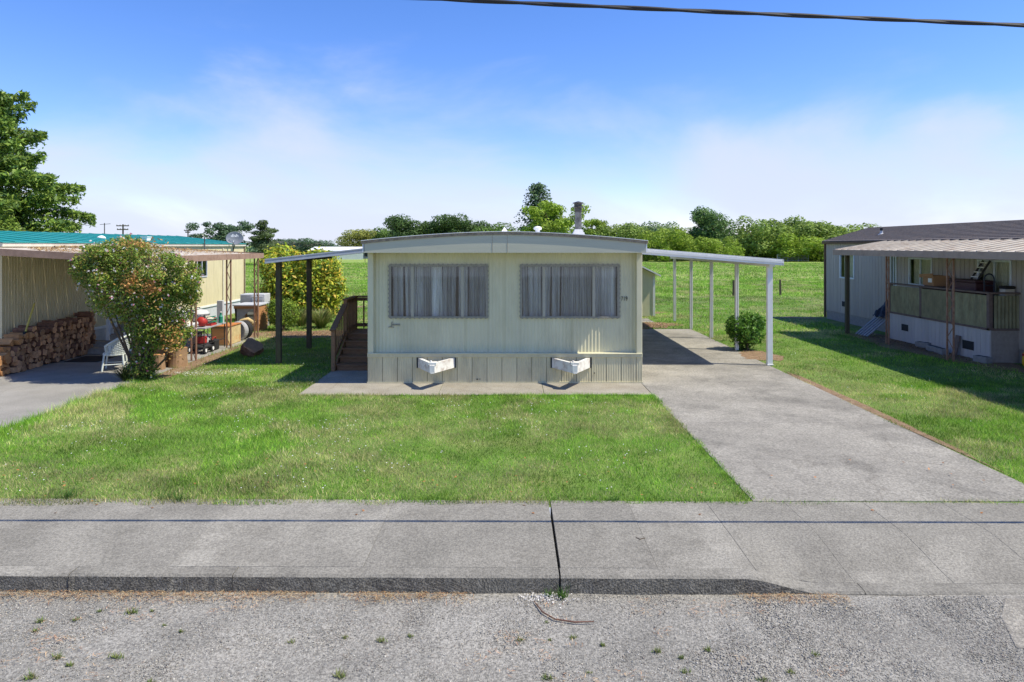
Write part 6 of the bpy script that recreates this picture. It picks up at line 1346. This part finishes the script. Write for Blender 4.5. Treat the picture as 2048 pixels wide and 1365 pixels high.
# weeds
def weeds(name, pts, label, h, seed, cols=((0.09, 0.17, 0.03), (0.12, 0.2, 0.04), (0.16, 0.17, 0.06))):
    r = np.random.default_rng(seed); V = []; Cc = []
    for (x, y, z, s) in pts:
        m = int(34 * s) + 8; a = r.uniform(0, 6.283, m); ln = r.uniform(0.3, 1.1, m) * h * s; b = np.stack([x + r.normal(0, 0.018 * s, m), y + r.normal(0, 0.012 * s, m), np.full(m, z)], 1)
        t = b + np.stack([np.cos(a) * ln * 0.7, np.sin(a) * ln * 0.7, ln * r.uniform(0.4, 1, m)], 1); sd = np.stack([-np.sin(a), np.cos(a), np.zeros(m)], 1) * 0.0045
        V.append(np.stack([b - sd, b + sd, t], 1)); Cc.append(np.repeat(palette(r, m, cols), 3, 0))
    V = np.concatenate(V).reshape(-1, 3); o = link_mesh(name, np_mesh(name, V, np.arange(len(V)).reshape(-1, 3), M['grass'], np.concatenate(Cc))); return tag(o, label, 'weeds', kind='stuff')
wp = []
for px, py, s in ((80, 1243, 1), (150, 1240, .7), (262, 1225, 1.3), (232, 1315, 1.2), (115, 1315, 1.1), (70, 1262, .7), (580, 1285, .8), (690, 1275, .7), (762, 1282, 1), (820, 1272, .7), (680, 1352, 1.3), (1040, 1282, .9), (1205, 1290, .8), (1145, 1275, .7), (1100, 1280, .5), (1315, 1303, .9), (1362, 1315, .7), (1415, 1300, .8), (1370, 1345, .8), (1525, 1360, 1), (1095, 1357, 1.1), (1180, 1346, .6), (1580, 1345, .9), (1630, 1310, .8), (300, 1365, 1), (60, 1355, 1.2), (200, 1222, .6), (305, 1222, .5), (330, 1250, .5), (362, 1263, .6), (140, 1330, .8), (1095, 1245, .5), (1850, 1180, .6), (1895, 1181, .7), (1925, 1182, .6)):
    g = G(px, py, GZ); wp.append((g.x, g.y, GZ - 0.005, s))
weeds('gravel_weeds', wp, 'small green weeds sprouting through the gravel', 0.046, 3, ((0.14, 0.21, 0.05), (0.19, 0.24, 0.07), (0.24, 0.23, 0.1)))
weeds('joint_weeds', [(0.44, 6.12, GZ, 1.6), (0.33, 6.14, GZ, 1.0), (-4.1, 8.1, -0.02, 2.2), (-5.3, 8.15, -0.02, 2.4), (-3.9, 8.06, -0.02, 2.2), (-7.0, 8.15, -0.02, 1.6), (-2.1, 8.08, -0.02, 1.4), (1.2, 8.05, -0.02, 1.5)], 'weeds at the kerb joint and the lawn edge', 0.075, 4, ((0.06, 0.15, 0.025), (0.08, 0.17, 0.03)))
tw = thing('twig', (0.3, 5.7, GZ), 'thin reddish bent twig lying on the gravel', 'twig')
MB().tube([G(1068, 1205, GZ) + Vector((0, 0, 0.012)), G(1085, 1228, GZ) + Vector((0, 0, 0.016)), G(1110, 1242, GZ) + Vector((0, 0, 0.014)), G(1150, 1248, GZ) + Vector((0, 0, 0.014)), G(1188, 1247, GZ) + Vector((0, 0, 0.014))], [0.004, 0.006, 0.006, 0.007, 0.004], 6).build('stem', mat('twig_bark', (0.14, 0.07, 0.05), 0.9), tw)
tg = thing('twig', (1.53, 7.0, 0.0), 'tiny dark forked twig on the pavement', 'twig'); MB().tube([G(1272, 1076) + Vector((0, 0, .004)), G(1280, 1080) + Vector((0, 0, .006)), G(1290, 1077) + Vector((0, 0, .005))], 0.004, 5).build('stem', M['bark'], tg)
